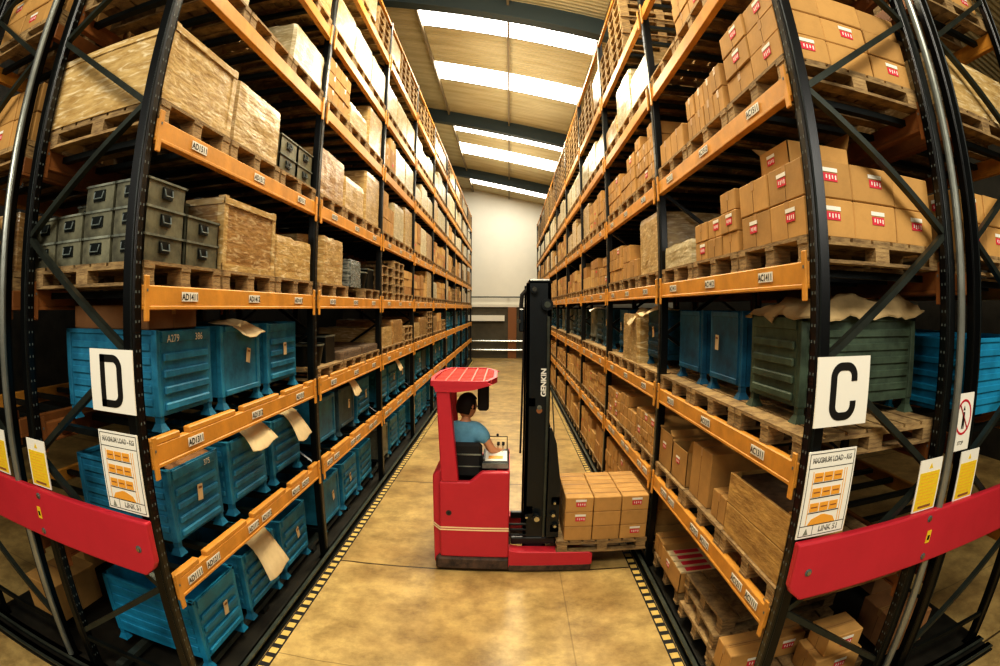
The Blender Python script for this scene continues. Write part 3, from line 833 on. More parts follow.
# A
pallet('R', slot_y(0, 0), ztop('R', 'A'), 'pallet under the wooden crate, right first shelf', near=True)
crate('R', slot_y(0, 0)+.02, ztop('R', 'A')+.13, .84, .4, .42, 'orange-brown wooden crate beside the right load notice, first shelf')
pallet('R', slot_y(0, 1), ztop('R', 'A'), 'weathered pallet under the tall plain carton, right first shelf', near=True)
tag(mk('carton', carton_mesh(.5, .42, .42).mesh('carton', fix=True), None, (XR+.05, slot_y(0, 1)+.18, ztop('R', 'A')+.13)), 'tall plain brown carton on the second pallet, right first shelf', 'carton')
tag(mk('carton', carton_mesh(.35, .26, .2).mesh('carton', fix=True), None, (XR+.05, slot_y(0, 1)-.25, ztop('R', 'A')+.13)), 'small carton between the wooden crate and the tall carton, right first shelf', 'carton')
pallet('R', slot_y(0, 2), ztop('R', 'A'), 'pallet under the opened cartons, right first shelf', near=True)
open_carton(XR+.04, slot_y(0, 2)-.2, ztop('R', 'A')+.13, 0, .4, .5, .3, 'opened carton with folded flaps, right first shelf, nearer of two', flap=(0, 1, 1, 1))
open_carton(XR+.04, slot_y(0, 2)+.22, ztop('R', 'A')+.13, 0, .4, .5, .34, 'opened red-labelled carton by the second right upright, first shelf', flap=(0, 1, 0, 1))
tag(mk('carton', carton_mesh(.45, .8, .3, 'carton_dark').mesh('carton', fix=True), None, (XR+.58, slot_y(0, 2), ztop('R', 'A')+.13)), 'dull carton at the back behind the opened cartons, right first shelf', 'carton')
for k in range(1, NB):
    for j in range(3): load('R', 'A', k, j, (k-1)*3+j+3, ['ct2', 'ct', 'ct'][j] if k == 1 else RND.choice(['ct', 'ct2', 'ct3']))
# ground
gx = XR+.08
pallet('R', 4.25, Z0R, 'pallet under the open red-striped carton, right ground level', near=True, dx=.06)
open_carton(gx-.03, 4.12, Z0R+.13, 0, .62, .5, .2, 'open carton with rows of red-edged packets, right ground level', flap=(0, 1, 0, 0))
for i in range(4):
    pk = MB(); pk.box(0, .4, -.05, .05, 0, .15, 'card', .004); pk.box(.06, .3, -.035, .035, .15, .152, 'red_print')
    o = pk.obj('packet', None, False, True, (gx, 4.12-.18+i*.12, Z0R+.15)); tag(o, 'red-printed packet inside the open carton at right ground level', 'packet', 'packets in the open ground-level carton')
carton(gx, 4.62, Z0R+.13, 1, .45, .3, .18, 'brown carton behind the open red-striped carton, right ground level')
for q in range(3):
    pallet('R', 3.3+.02*q, Z0R+q*.125, 'dark worn pallet in the leaning stack on the right ground level', w=.8, h=.125, rz=(.03, -.03, .05)[q], dx=.05+.02*q, group='pallet stack on right ground level', grey=True)
pallet('R', 2.62, Z0R, 'pallet under the nearest ground-level cartons, right rack', near=True, w=.6, dx=.04)
carton(gx-.05, 2.66, Z0R+.13, 1, .34, .26, .22, 'brown carton with red end nearest the pallet stack, right ground level', 'end', prio=1)
carton(gx+.32, 2.78, Z0R+.13, 1, .3, .24, .18, 'small brown carton behind the red-ended one, right ground level', 'end', prio=1)
carton(gx+.5, 2.42, Z0R+.13, 1, .4, .3, .2, 'brown carton seen through the right end frame, ground level', 'end', prio=1)
carton(gx+.5, 3.7, Z0R, 1, .42, .6, .55, 'large dark carton at the back of the right ground level', 'front', prio=1, m='carton_dark')
carton(gx+.56, 2.42, Z0R+.332, 1, .3, .26, .16, 'red-ended carton on top of the one inside the right end frame', 'end', prio=1)
for k in range(1, NB):
    for j in range(3): load('R', '0', k, j, (k-1)*3+j+3, RND.choice(['ct', 'ct', 'ct3']))

# ---- outer racks (seen through and past the end frames)
for side in 'lr':
    for lv in ('0', 'A', 'B', 'C', 'D', 'E'):
        for k in range(1 if lv in 'CD' else 1):
            for j in range(2):
                y = slot_y(k, j); z = ztop(side, lv) if lv != '0' else .2
                n = j
                if lv == '0' and side == 'r':
                    carton(XR+DEP+.32+.45*j, y, .12, 1, .42, .5, .3+.1*j, '%s dark carton on the ground level of the outer right rack' % nth(n), None, 'carton_dark', prio=1); continue
                if lv == '0' and side == 'l':
                    carton(XL-DEP-.5-.45*j, y, .12, -1, .42, .6, .34, '%s plain carton on the ground level of the outer left rack' % nth(n), None, 'carton', prio=1); continue
                if lv == 'A' or (lv == 'B' and side == 'l'): continue
                if lv in '0' or (lv in 'AB' and side == 'l') or (lv == 'B' and side == 'r'):
                    m = 'blue_bright' if lv == 'B' else 'blue'
                    stillage(side, y, z, m, .72, 1.0, .58, False, False, still_label(m, side, lv, n))
                    if j == 0:
                        pass
                else:
                    pallet(side, y, z, 'wooden pallet, %s on the %s %s' % (nth(n), WHERE[side], SHELF[lv]), near=False)
                    if side == 'r':
                        if lv == 'D': wrapped(side, y, z+.13, .8, 1.0, .4, 'film_tan', wl('tan film-wrapped load', side, lv, n))
                        else: carton_stack(side, y, z+.13, 2, 2, 3 if j == 0 else 1, .8, 1.02 if j == 0 else .4, .4, '%s load on the %s %s' % (nth(n), WHERE[side], SHELF[lv]), labp=.2, endlab=.5)
                    else:
                        if lv == 'C': wrapped(side, y, z+.13, .8, 1.0, .4, 'film_brown', wl('brown film-wrapped load', side, lv, n))
                        else: carton_stack(side, y, z+.13, 2, 2, 3 if j == 0 else 1, .8, 1.02 if j == 0 else .4, .45, '%s load on the %s %s' % (nth(n), WHERE[side], SHELF[lv]), labp=.1, endlab=.3)

# ------------------------------------------------------------------ floor rails, kerbs, stripes
def rails():
    for side, x0, s in (('left', XL, -1), ('right', XR, 1)):
        yb, ye = Y0-.05, Y0+NB*BAY
        b = MB()
        b.box(x0-s*.055, x0+s*.0, yb, ye, 0, .02, 'steel_dark'); b.box(x0-s*.015, x0+s*.0, yb, ye, 0, .1, 'steel_dark'); b.box(x0-s*.05, x0+s*.0, yb, ye, .085, .1, 'steel')
        o = b.obj('guide_rail'); tag(o, 'dark steel truck guide rail along the foot of the %s rack' % side, 'rail')
        for di, nm in ((.2, 'front'), (.8, 'rear')):
            b = MB(); zt = Z0L if s < 0 else Z0R
            b.box(x0+s*di, x0+s*(di+.07), Y0, ye, zt-.05, zt, 'steel'); 
            for k in range(NB*2+1): b.box(x0+s*(di-.02), x0+s*(di+.09), Y0+.02+k*1.33, Y0+.12+k*1.33, 0, zt-.05, 'steel_dark')
            o = b.obj('support_rail'); tag(o, '%s steel rail carrying the ground-level loads of the %s rack' % (nm, side), 'rail')
        # painted kerb stripe: yellow blocks on black
        b = MB(); a = x0-s*.15; c = x0-s*.06; b.box(a, c, yb-.6, ye, 0, .004, 'rubber')
        yy = yb-.6
        while yy < ye: b.box(a+s*.012, c-s*.012, yy, yy+.075, .004, .006, 'yellow_tape'); yy += .135
        o = b.obj('hazard_stripe'); tag(o, 'yellow and black hazard stripe on the floor along the %s rack' % side, 'floor marking')
        # end rails across the near end
        for yo, nm in ((-.28, 'outer'), (-.14, 'inner')):
            b = MB(); b.box(x0, x0+s*2.45, Y0+yo, Y0+yo+.05, 0, .075, 'steel_dark'); b.box(x0, x0+s*2.45, Y0+yo-.03, Y0+yo+.05, .06, .075, 'steel')
            o = b.obj('end_kerb_rail'); tag(o, '%s steel kerb rail across the near end of the %s rack' % (nm, side), 'rail')
M['yellow_tape'] = mat('yellow_tape', 'd8b765', .6, var=.2, nscale=12)
rails()

# ------------------------------------------------------------------ red end barriers and signs
def barrier(side, x0, s):
    o = empty('impact_barrier', (x0, Y0-.145, 1.16), 0, 'red steel impact beam bolted across the near end of the %s racks' % side, 'barrier')
    b = MB(); L = 2.48; h = .345
    prof = [(0.02, .0+.06), (.09, 0), (L, 0), (L, h), (.0, h), (0, .1)]
    prof = [(s*x, z) for x, z in prof]
    b.prism(prof, 0, .055, 'y', 'red')
    ob = b.obj('beam_face', o)
    bv = ob.modifiers.new('b', 'BEVEL'); bv.width = .012; bv.segments = 2
    for x, z in ((.1, .17), (1.02, .3), (1.05, .05), (2.3, .17)):
        q = MB(); q.tube([(s*x, -.012, z), (s*x, .0, z)], .013, 'chrome', 8); q.tube([(s*x, -.004, z), (s*x, .0, z)], .022, 'hole', 8); q.obj('bolt', o)
    q = MB(); q.box(s*.98, s*1.1, -.004, 0, .12, .24, 'yellow', .01) if False else q.box(s*1.03, s*1.07, -.004, 0, .14, .22, 'yellow'); q.box(s*1.04, s*1.06, -.006, -.004, .16, .19, 'ink'); q.obj('small_sticker', o)
barrier('left', XL, -1); barrier('right', XR, 1)
YS = Y0-.105
def textchild(o, txt, h, m, x, z, sx=1., bold=.001, name='lettering', y=-.003):
    t = mk(name, text_mesh(txt, h, m, bold), o, (x, y, z)); t.scale = (sx, 1, 1); return t
def letter_strokes(ch, o):
    b = MB(); W, H_, r, t = .172, .275, .07, .038
    def arc(cx, cz, a0, a1, n=8):
        P = [(cx+r*math.cos(a0+(a1-a0)*i/n), cz+r*math.sin(a0+(a1-a0)*i/n)) for i in range(n+1)]; Q = [(cx+(r-t)*math.cos(a0+(a1-a0)*i/n), cz+(r-t)*math.sin(a0+(a1-a0)*i/n)) for i in range(n+1)]
        for i in range(n): b.prism([P[i], P[i+1], Q[i+1], Q[i]], -.006, -.003, 'y', 'ink')
    def rc(x0, x1, z0, z1): b.box(x0, x1, -.006, -.003, z0, z1, 'ink')
    w, h = W/2, H_/2
    if ch == 'D':
        rc(-w, -w+t, -h, h); rc(-w, w-r, h-t, h); rc(-w, w-r, -h, -h+t); rc(w-t, w, -h+r, h-r); arc(w-r, h-r, 0, PI/2); arc(w-r, -h+r, -PI/2, 0)
    else:
        rc(-w, -w+t, -h+r, h-r); arc(-w+r, h-r, PI/2, PI); arc(-w+r, -h+r, PI, 3*PI/2); rc(-w+r, w-r, h-t, h); rc(-w+r, w-r, -h, -h+t)
        arc(w-r, h-r, 0, PI/2); arc(w-r, -h+r, -PI/2, 0); rc(w-t, w, h-r-.02, h-r); rc(w-t, w, -h+r, -h+r+.02)
    return b.obj('letter', o)
def big_sign(x, z, ch, side):
    o = empty('letter_sign', (x, YS, z), 0, 'white sign with a bold black letter %s on the %s rack corner' % (ch, side), 'sign')
    MB().box(-.172, .172, -.003, .004, -.165, .165, 'white').obj('sign_plate', o); letter_strokes(ch, o)
big_sign(-2.01, 2.25, 'D', 'left'); big_sign(1.59, 2.25, 'C', 'right')
def load_notice(x, z, side):
    o = empty('load_notice', (x, YS, z), 0, 'white maximum load notice with orange pallet diagrams below the %s' % ('D sign' if side == 'left' else 'C sign'), 'sign')
    W, H_ = .155, .225
    MB().box(-W, W, -.003, .004, -H_, H_, 'white').obj('sign_plate', o)
    b = MB(); e = .145; f = .215; t = .003
    for z0, z1 in ((f-t, f), (-f, -f+t), (f-.075, f-.075+t), (-f+.055, -f+.055+t)): b.box(-e, e, -.0045, -.003, z0, z1, 'ink')
    for x0 in (-e, e-t): b.box(x0, x0+t, -.0045, -.003, -f, f, 'ink')
    b.box(-.06, -.058, -.0045, -.003, -f, -f+.055, 'ink'); b.obj('ruled_border', o)
    textchild(o, 'MAXIMUM LOAD - KG', .026, 'ink', 0, f-.036, .7, .0022)
    textchild(o, 'LINK 51', .03, 'ink', .045, -f+.028, .9, .002)
    b = MB()
    for r in range(3):
        zc = .095-r*.078
        for c in range(3):
            xc = -.075+c*.062; b.box(xc-.028, xc+.028, -.005, -.003, zc-.024, zc+.022, 'sign_orange')
            b.box(xc-.02, xc+.02, -.006, -.005, zc-.003, zc+.003, 'brown')
        b.box(-.11, .09, -.0048, -.003, zc-.032, zc-.028, 'ink')
    b.prism([(-.1, -.155), (.08, -.155), (.06, -.125), (.0, -.105), (-.02, -.105), (-.08, -.125)], -.005, -.003, 'y', 'sign_orange')
    for x in (-.113, .09, .105): b.box(x, x+.003, -.0048, -.003, -.155, .125, 'sign_orange')
    b.obj('pallet_diagram', o)
    b = MB(); b.prism([(-.115, -.207), (-.085, -.207), (-.1, -.172)], -.005, -.003, 'y', 'zinc'); b.obj('triangle_emblem', o)
load_notice(-2.005, 1.755, 'left'); load_notice(1.57, 1.745, 'right')
def yellow_notice(x, z, label):
    o = empty('safety_notice', (x, YS, z), 0, label, 'sign')
    MB().box(-.108, .108, -.003, .004, -.155, .155, 'white').obj('sign_plate', o)
    b = MB(); b.box(-.095, .095, -.0045, -.003, -.145, .08, 'yellow'); b.obj('yellow_panel', o)
    b = MB(); b.prism([(-.018, .1), (.018, .1), (0, .132)], -.0045, -.003, 'y', 'yellow')
    for i in range(9): b.box(-.08, .08-.02*(i % 3), -.0055, -.0045, .06-i*.02, .063-i*.02, 'sign_orange')
    b.box(-.06, .06, -.0055, -.0045, -.135, -.12, 'brown')
    b.obj('small_print', o)
yellow_notice(-2.845, 1.67, 'yellow safety notice on the rear upright of the left D rack')
yellow_notice(-3.37, 1.67, 'yellow safety notice at the extreme left edge beyond the pole')
yellow_notice(2.39, 1.665, 'yellow safety notice on the rear upright of the right C rack')
yellow_notice(2.81, 1.66, 'yellow safety notice under the no-pedestrians sign at right')
o = empty('prohibition_sign', (2.66, YS, 2.0), 0, 'white prohibition sign with red ring and slash above the yellow notice', 'sign')
MB().box(-.1, .1, -.003, .004, -.17, .17, 'white').obj('sign_plate', o)
b = MB(); n = 28
for i in range(n):
    a0, a1 = 2*PI*i/n, 2*PI*(i+1)/n
    b.prism([(.085*math.cos(a), .03+.105*math.sin(a)) for a in (a0, a1)]+[(.073*math.cos(a), .03+.092*math.sin(a)) for a in (a1, a0)], -.005, -.003, 'y', 'red')
b.bar((-.055, -.0045, .11), (.055, -.0045, -.045), .003, .014, 'red', up=(0, 1, 0)); b.obj('ring_and_slash', o)
b = MB(); b.prism([(-.012, .07), (.012, .07), (.0, .098)], -.0042, -.003, 'y', 'ink'); b.obj('figure_head', o); b = MB(); b.prism([(-.014, -.04), (-.004, -.04), (0, -.01), (.004, -.04), (.014, -.04), (.012, .06), (-.012, .06)], -.0042, -.003, 'y', 'ink'); b.obj('walking_figure', o)
textchild(o, 'STOP', .022, 'ink', 0, -.125, .9)
# poles by the outer uprights, the silvery highlight put into their colour
for x, lab in ((XL-DEP-.2, 'left'), (XR+DEP+.03, 'right')):
    b = MB(); b.tube([(x, Y0-.11, 0), (x, Y0-.11, 6.6)], .028, 'pole', 12); o = b.obj('drain_pole' if False else 'steel_pole'); tag(o, 'grey steel pole standing between the back-to-back racks at the %s' % lab, 'pole')

# ------------------------------------------------------------------ cartons: near ones individual, far ones one body
CAM = Vector((0, 0, 2.625))
TRUCK_LOAD = []
def truck_load_cartons():
    x0, x1, y0, y1, z0, z1 = .57, 1.41, 4.8, 5.62, .35, .82
    for i in range(3):
        for j in range(3):
            for k in range(3):
                w = (x1-x0)/3; d = (y1-y0)/3; h = (z1-z0)/3
                lab = None
                if j == 0 and (i, k) in ((0, 2), (0, 1), (2, 0), (2, 2)): lab = 'end'
                CARTONS.append(dict(x=x0+w*i+.004, y=y0+d*(j+.5), z=z0+h*k, s=1, d=w-.008, w=d-.008, h=h-.003, m='carton', rz=0, prio=2, lab=lab, group='cartons on the pallet on the truck forks',
                    label='%s %s %s carton of the load on the truck forks' % (['bottom', 'middle', 'top'][k], ['front', 'middle', 'back'][j], ['left', 'centre', 'right'][i])))
truck_load_cartons()
for c in CARTONS: c['key'] = (Vector((c['x'], c['y'], c['z']))-CAM).length-(3 if c['prio'] else 0)
CARTONS.sort(key=lambda c: c['key'])
NI = 310
rest = MB()
for i, c in enumerate(CARTONS):
    d, w, h = [round(v, 2) for v in (c['d'], c['w'], c['h'])]
    r = (PI if c['s'] < 0 else 0)+c['rz']
    if i < NI:
        me = cached(('ct', d, w, h, c['m']), lambda: carton_mesh(d, w, h, c['m']).mesh('carton'))
        o = mk('carton', me, None, (c['x'], c['y'], c['z']), r); tag(o, c['label'], 'carton')
        if w != c['w'] or True: o.scale = (c['d']/d, c['w']/w, c['h']/h)
        lm = cached('lab', label_mesh)
        if c['lab'] in ('front', 'both'): mk('printed_label', lm, o, (-.0015, RND.uniform(-.04, .04), h*.62)).scale = (1, 1.05, 1.2)
        if c['lab'] in ('end', 'both'):
            q = mk('printed_label', lm, o, (d*.55, -c['s']*(w/2+.0015), h*.62)); q.rotation_euler = (0, 0, PI/2*c['s']); q.scale = (1, 1.05, 1.2)
    else:
        T = Matrix.Translation((c['x'], c['y'], c['z'])) @ Matrix.Rotation(r, 4, 'Z')
        b = MB(); b.box(0, d, -w/2, w/2, 0, h, 'carton_far%d' % RND.randrange(3)); b.box(-.001, .001, -.02, .02, h-.06, h, 'tape')
        if c['lab']: b.box(-.002, 0, -.04, .04, h*.5, h*.7, 'red_print')
        rest.add(b, T)
for q, col in enumerate(('bd9355', 'a87c45', 'c8a162')): M['carton_far%d' % q] = mat('carton_far%d' % q, col, .75, var=.15, nscale=3)
o = rest.obj('distant_cartons', fix=False); tag(o, 'brown cartons stacked on the far shelves of both racks', 'cartons', kind='stuff')
if PALLET_REST.v:
    o = PALLET_REST.obj('distant_pallets', fix=False); tag(o, 'wooden pallets on the far upper shelves of the racks', 'pallets', kind='stuff')

# ------------------------------------------------------------------ reach truck
def truck():
    T = empty('reach_truck', (0, 4.78, 0), 0, 'red reach truck with black mast standing across the aisle', 'truck')
    def P(b, n, smooth=False, par=None):
        o = b.obj(n, par or T, smooth); return o
    def bev(o, w=.015):
        m = o.modifiers.new('b', 'BEVEL'); m.width = w; m.segments = 3; m.limit_method = 'ANGLE'; return o
    # chassis profile (x,z) near side, extruded in y 0..1.1
    b = MB(); b.prism([(-.64, .17), (.03, .17), (.03, 1.09), (-.235, 1.09), (-.35, .985), (-.64, .985)], 0, .08, 'y', 'red'); bev(P(b, 'side_panel'), .018)
    b = MB(); b.prism([(-.64, .17), (.03, .17), (.03, .985), (-.64, .985)], 1.02, 1.1, 'y', 'red'); bev(P(b, 'side_panel'), .018)
    b = MB(); b.prism([(-.71, .07), (-.71, 1.03), (-.64, 1.09), (-.6, 1.09), (-.6, .07)], .06, 1.04, 'y', 'red'); bev(P(b, 'rear_panel'), .02)
    b = MB(); b.box(-.0, .03, .08, 1.02, .2, 1.05, 'red'); P(b, 'front_panel')
    b = MB(); b.box(-.69, .05, -.004, 1.1, .012, .17, 'grime', .03); P(b, 'skirt')
    for z in (.47, .495):
        b = MB(); b.box(-.64, .03, -.003, .0, z, z+.014, 'pinstripe'); b.box(-.7125, -.709, .06, 1.04, z+.03, z+.044, 'pinstripe'); b.bar((-.64, -.002, z+.007), (-.712, .06, z+.035), .003, .014, 'pinstripe'); P(b, 'pinstripe')
    b = MB(); b.tube([(-.55, -.006, .66), (-.55, .002, .66)], .028, 'grime', 14); b.tube([(-.55, -.009, .66), (-.55, -.005, .66)], .014, 'rubber', 10); P(b, 'filler_cap')
    b = MB(); b.box(-.6, -.02, .08, 1.02, .18, .62, 'rubber'); P(b, 'battery_box')
    # legs (reach legs)
    for y0 in (0, .92):
        b = MB(); b.prism([(.03, .05), (.83, .05), (.87, .09), (.87, .2), (.84, .225), (.12, .24), (.03, .26)], y0, y0+.16, 'y', 'red'); o = bev(P(b, 'straddle_leg'), .012)
        b = MB(); b.box(.03, .86, y0-.002, y0+.162, .012, .09, 'grime', .01); P(b, 'leg_skirt')
        for x in (.74, .58):
            q = MB(); q.tube([(x, y0+.03, .072), (x, y0+.13, .072)], .072, 'rubber', 18); P(q, 'wheel')
    q = MB(); q.tube([(-.3, .45, .13), (-.3, .62, .13)], .13, 'rubber', 20); P(q, 'wheel')
    # overhead guard: posts and grille roof
    b = MB(); v = [(-.66, .01, 1.93), (-.535, .01, 1.9), (-.455, .01, .98), (-.62, .01, .98)]
    b.prism([(a, c) for a, _, c in v], .0, .11, 'y', 'red'); bev(P(b, 'rear_pillar'))
    b = MB(); b.prism([(-.66, 1.93), (-.58, 1.93), (-.54, .98), (-.62, .98)], .99, 1.1, 'y', 'red'); bev(P(b, 'rear_pillar'))
    gz = 1.935
    b = MB()
    out = [(-.69, .0), (-.72, .3), (-.70, .8), (-.62, 1.1), (-.24, 1.1), (-.13, .85), (-.12, .3), (-.2, .0)]
    # rim as ring of bars
    for a, c in zip(out, out[1:]+out[:1]): b.bar((a[0], a[1], gz), (c[0], c[1], gz), .035, .05, 'red')
    b.prism([(-.7, 1.955), (-.23, 1.955), (-.14, 1.93), (-.3, 1.88), (-.48, 1.855), (-.66, 1.855)], -.015, .02, 'y', 'red')
    b.prism([(-.7, 1.955), (-.2, 1.955), (-.09, 1.92), (-.28, 1.87), (-.66, 1.85)], 1.08, 1.11, 'y', 'red')
    P(b, 'guard_rim')
    b = MB()
    b.prism([(x, y) for x, y in out], gz-.012, gz-.004, 'z', 'red')
    for i in range(9): y = .1+i*.11; b.box(-.68, -.15, y, y+.014, gz-.004, gz+.022, 'guard_red_lit')
    for x in (-.58, -.46, -.34, -.23): b.box(x, x+.014, .03, 1.08, gz-.004, gz+.024, 'guard_red_lit')
    P(b, 'guard_grille')
    b = MB(); b.box(-.3, -.19, .42, .6, 1.6, 1.9, 'rubber', .02); b.box(-.26, -.24, .48, .52, 1.88, 1.93, 'rubber'); P(b, 'hanging_lamp')
    # seat
    b = MB(); b.box(-.5, -.12, .28, .68, .86, .96, 'rubber', .03); P(b, 'seat_cushion')
    b = MB(); b.box(-.54, -.24, .2, .28, .96, 1.32, 'rubber', .03); b.box(-.53, -.25, .19, .2, 1.2, 1.215, 'zinc'); b.box(-.53, -.25, .19, .2, 1.08, 1.09, 'zinc'); P(b, 'seat_backrest')
    # console with papers
    b = MB(); b.box(-.24, .02, .1, .62, 1.09, 1.16, 'steel_dark', .01); b.box(-.235, .015, .095, .1, 1.1, 1.15, 'zinc'); P(b, 'console')
    b = MB(); b.box(-.21, .0, .14, .5, 1.162, 1.167, 'white'); b.box(-.18, -.04, .2, .3, 1.168, 1.17, 'sign_orange'); P(b, 'paper_sheet')
    b = MB(); b.tube([(-.2, .58, 1.16), (-.2, .58, 1.3), (.0, .58, 1.3), (.0, .58, 1.16)], .006, 'rubber', 6); b.tube([(-.1, .58, 1.3), (-.1, .58, 1.33)], .012, 'rubber', 8); P(b, 'clip_rail')
    for x in (-.05, -.1):
        b = MB(); b.tube([(x, .45, 1.16), (x+.01, .45, 1.25)], .006, 'chrome', 6); b.tube([(x+.01, .45, 1.24), (x+.012, .45, 1.275)], .014, 'rubber', 8); P(b, 'lever')
    # mast
    mt = 2.86
    for y0 in (.16, .78):
        b = MB()
        b.box(.17, .40, y0, y0+.03, .2, mt, 'mast'); b.box(.17, .2, y0, y0+.1, .2, mt, 'mast'); b.box(.37, .40, y0, y0+.1, .2, mt, 'mast')
        b.box(.22, .35, y0+.035, y0+.055, .25, mt-.1, 'mast'); b.box(.2, .37, y0+.1, y0+.11, .3, mt-.2, 'rubber')
        P(b, 'mast_column')
        b = MB(); b.tube([(.375, y0-.02, .35), (.375, y0-.02, 2.55)], .016, 'steel', 10); P(b, 'hydraulic_pipe')
    for z in (1.7, .6): b = MB(); b.box(.2, .26, .16, .9, z, z+.08, 'mast'); P(b, 'mast_crossbeam')
    b = MB(); b.box(.19, .4, .16, .9, mt, mt+.04, 'mast', .015); P(b, 'mast_crossbeam')
    b = MB(); b.tube([(.3, .5, .3), (.3, .5, 2.3)], .045, 'mast', 14); b.tube([(.3, .5, 2.3), (.3, .5, 2.84)], .03, 'steel', 12); P(b, 'lift_cylinder', True)
    b = MB(); b.tube([(.36, .1, 2.66), (.36, .16, 2.66)], .055, 'mast', 20); b.tube([(.36, .09, 2.66), (.36, .1, 2.66)], .03, 'steel', 14); P(b, 'chain_pulley')
    b = MB(); b.tube([(.24, .1, 2.8), (.24, .15, 2.8)], .035, 'mast', 16); b.tube([(.24, .09, 2.8), (.24, .1, 2.8)], .022, 'chrome', 12); P(b, 'chain_pulley')
    b = MB(); b.tube([(.14, .3, 2.45), (.12, .3, 2.62), (.13, .3, 2.75), (.2, .3, 2.83)], .02, 'rubber', 8); b.tube([(.13, .3, 1.2), (.15, .3, 2.45)], .01, 'rubber', 8)
    b.box(.1, .15, .26, .34, 2.4, 2.62, 'mast', .01); b.tube([(.1, .24, 2.5), (.1, .26, 2.5)], .02, 'chrome', 10); P(b, 'hose_bundle')
    b = MB(); b.tube([(.395, .2, .6), (.395, .2, 2.62)], .008, 'steel', 6); P(b, 'lift_chain')
    b = MB(); b.tube([(.41, .12, 1.9), (.44, .12, 1.5), (.45, .12, .95)], .006, 'steel', 6); P(b, 'hose')
    t = textchild(T, 'GENKIN', .052, 'white', 0, 0, 1., .003); t.location = (.34, .155, 1.93)
    t.rotation_euler = (0, -PI/2, 0); t.name = 'maker_lettering'
    b = MB(); b.tube([(.3, .158, 1.66), (.3, .16, 1.66)], .028, 'brown', 14); b.tube([(.3, .155, 1.69), (.3, .158, 1.69)], .022, 'zinc', 12); P(b, 'badge')
    # carriage, reach frame, backrest and forks
    for y0 in (.14, .84): b = MB(); b.box(.05, .5, y0, y0+.06, .26, .34, 'mast', .01); P(b, 'reach_arm')
    for z in (.38, .44, .5): b = MB(); b.tube([(.03, .12, z), (.2, .12, z)], .014, 'steel_dark', 8); P(b, 'hydraulic_hose')
    b = MB()
    b.prism([(.4, .36), (.52, .36), (.52, .95), (.47, 1.35), (.42, 1.5), (.4, 1.5)], .1, .15, 'y', 'mast'); b.prism([(.4, .36), (.52, .36), (.52, .95), (.47, 1.35), (.42, 1.5), (.4, 1.5)], .9, .95, 'y', 'mast')
    b.box(.44, .52, .1, .95, .42, .5, 'mast'); b.box(.44, .52, .1, .95, .72, .8, 'mast'); P(b, 'fork_carriage')
    b = MB()
    for x, z, r in ((.3, .58, .045), (.46, .62, .03), (.2, .6, .02), (.48, .5, .025), (.47, .75, .02)):
        b = MB(); b.tube([(x, .06, z), (x, .11, z)], r, 'mast', 14); b.tube([(x, .05, z), (x, .062, z)], r*.6, 'chrome', 12); P(b, 'guide_roller')
    for y0 in (.24, .66):
        b = MB(); b.box(.5, .53, y0, y0+.12, .25, .77, 'mast'); b.box(.5, 1.36, y0, y0+.12, .25, .285, 'mast', .008); P(b, 'fork')
    return T
M['mast'] = mat('mast', '10181c', .35, var=.3, nscale=6, spec=.5)
M['guard_red_lit'] = mat('guard_red_lit', 'e8685a', .4)  # paler red paints light onto the bars on top of the guard
truck()
# the pallet on the forks
deck, bl, run = pallet_parts(.86, .92, .13)
o = empty('pallet', (.5, 5.22, .22), 0, 'wooden pallet lifted on the red truck forks under the cartons', 'pallet')
deck.obj('deck', o, fix=False); run.obj('bottom_boards', o, fix=False)
for x, yy in bl: MB().box(x-.05, x+.05, yy-.05, yy+.05, .018, .09, 'wood').obj('block', o, fix=False)

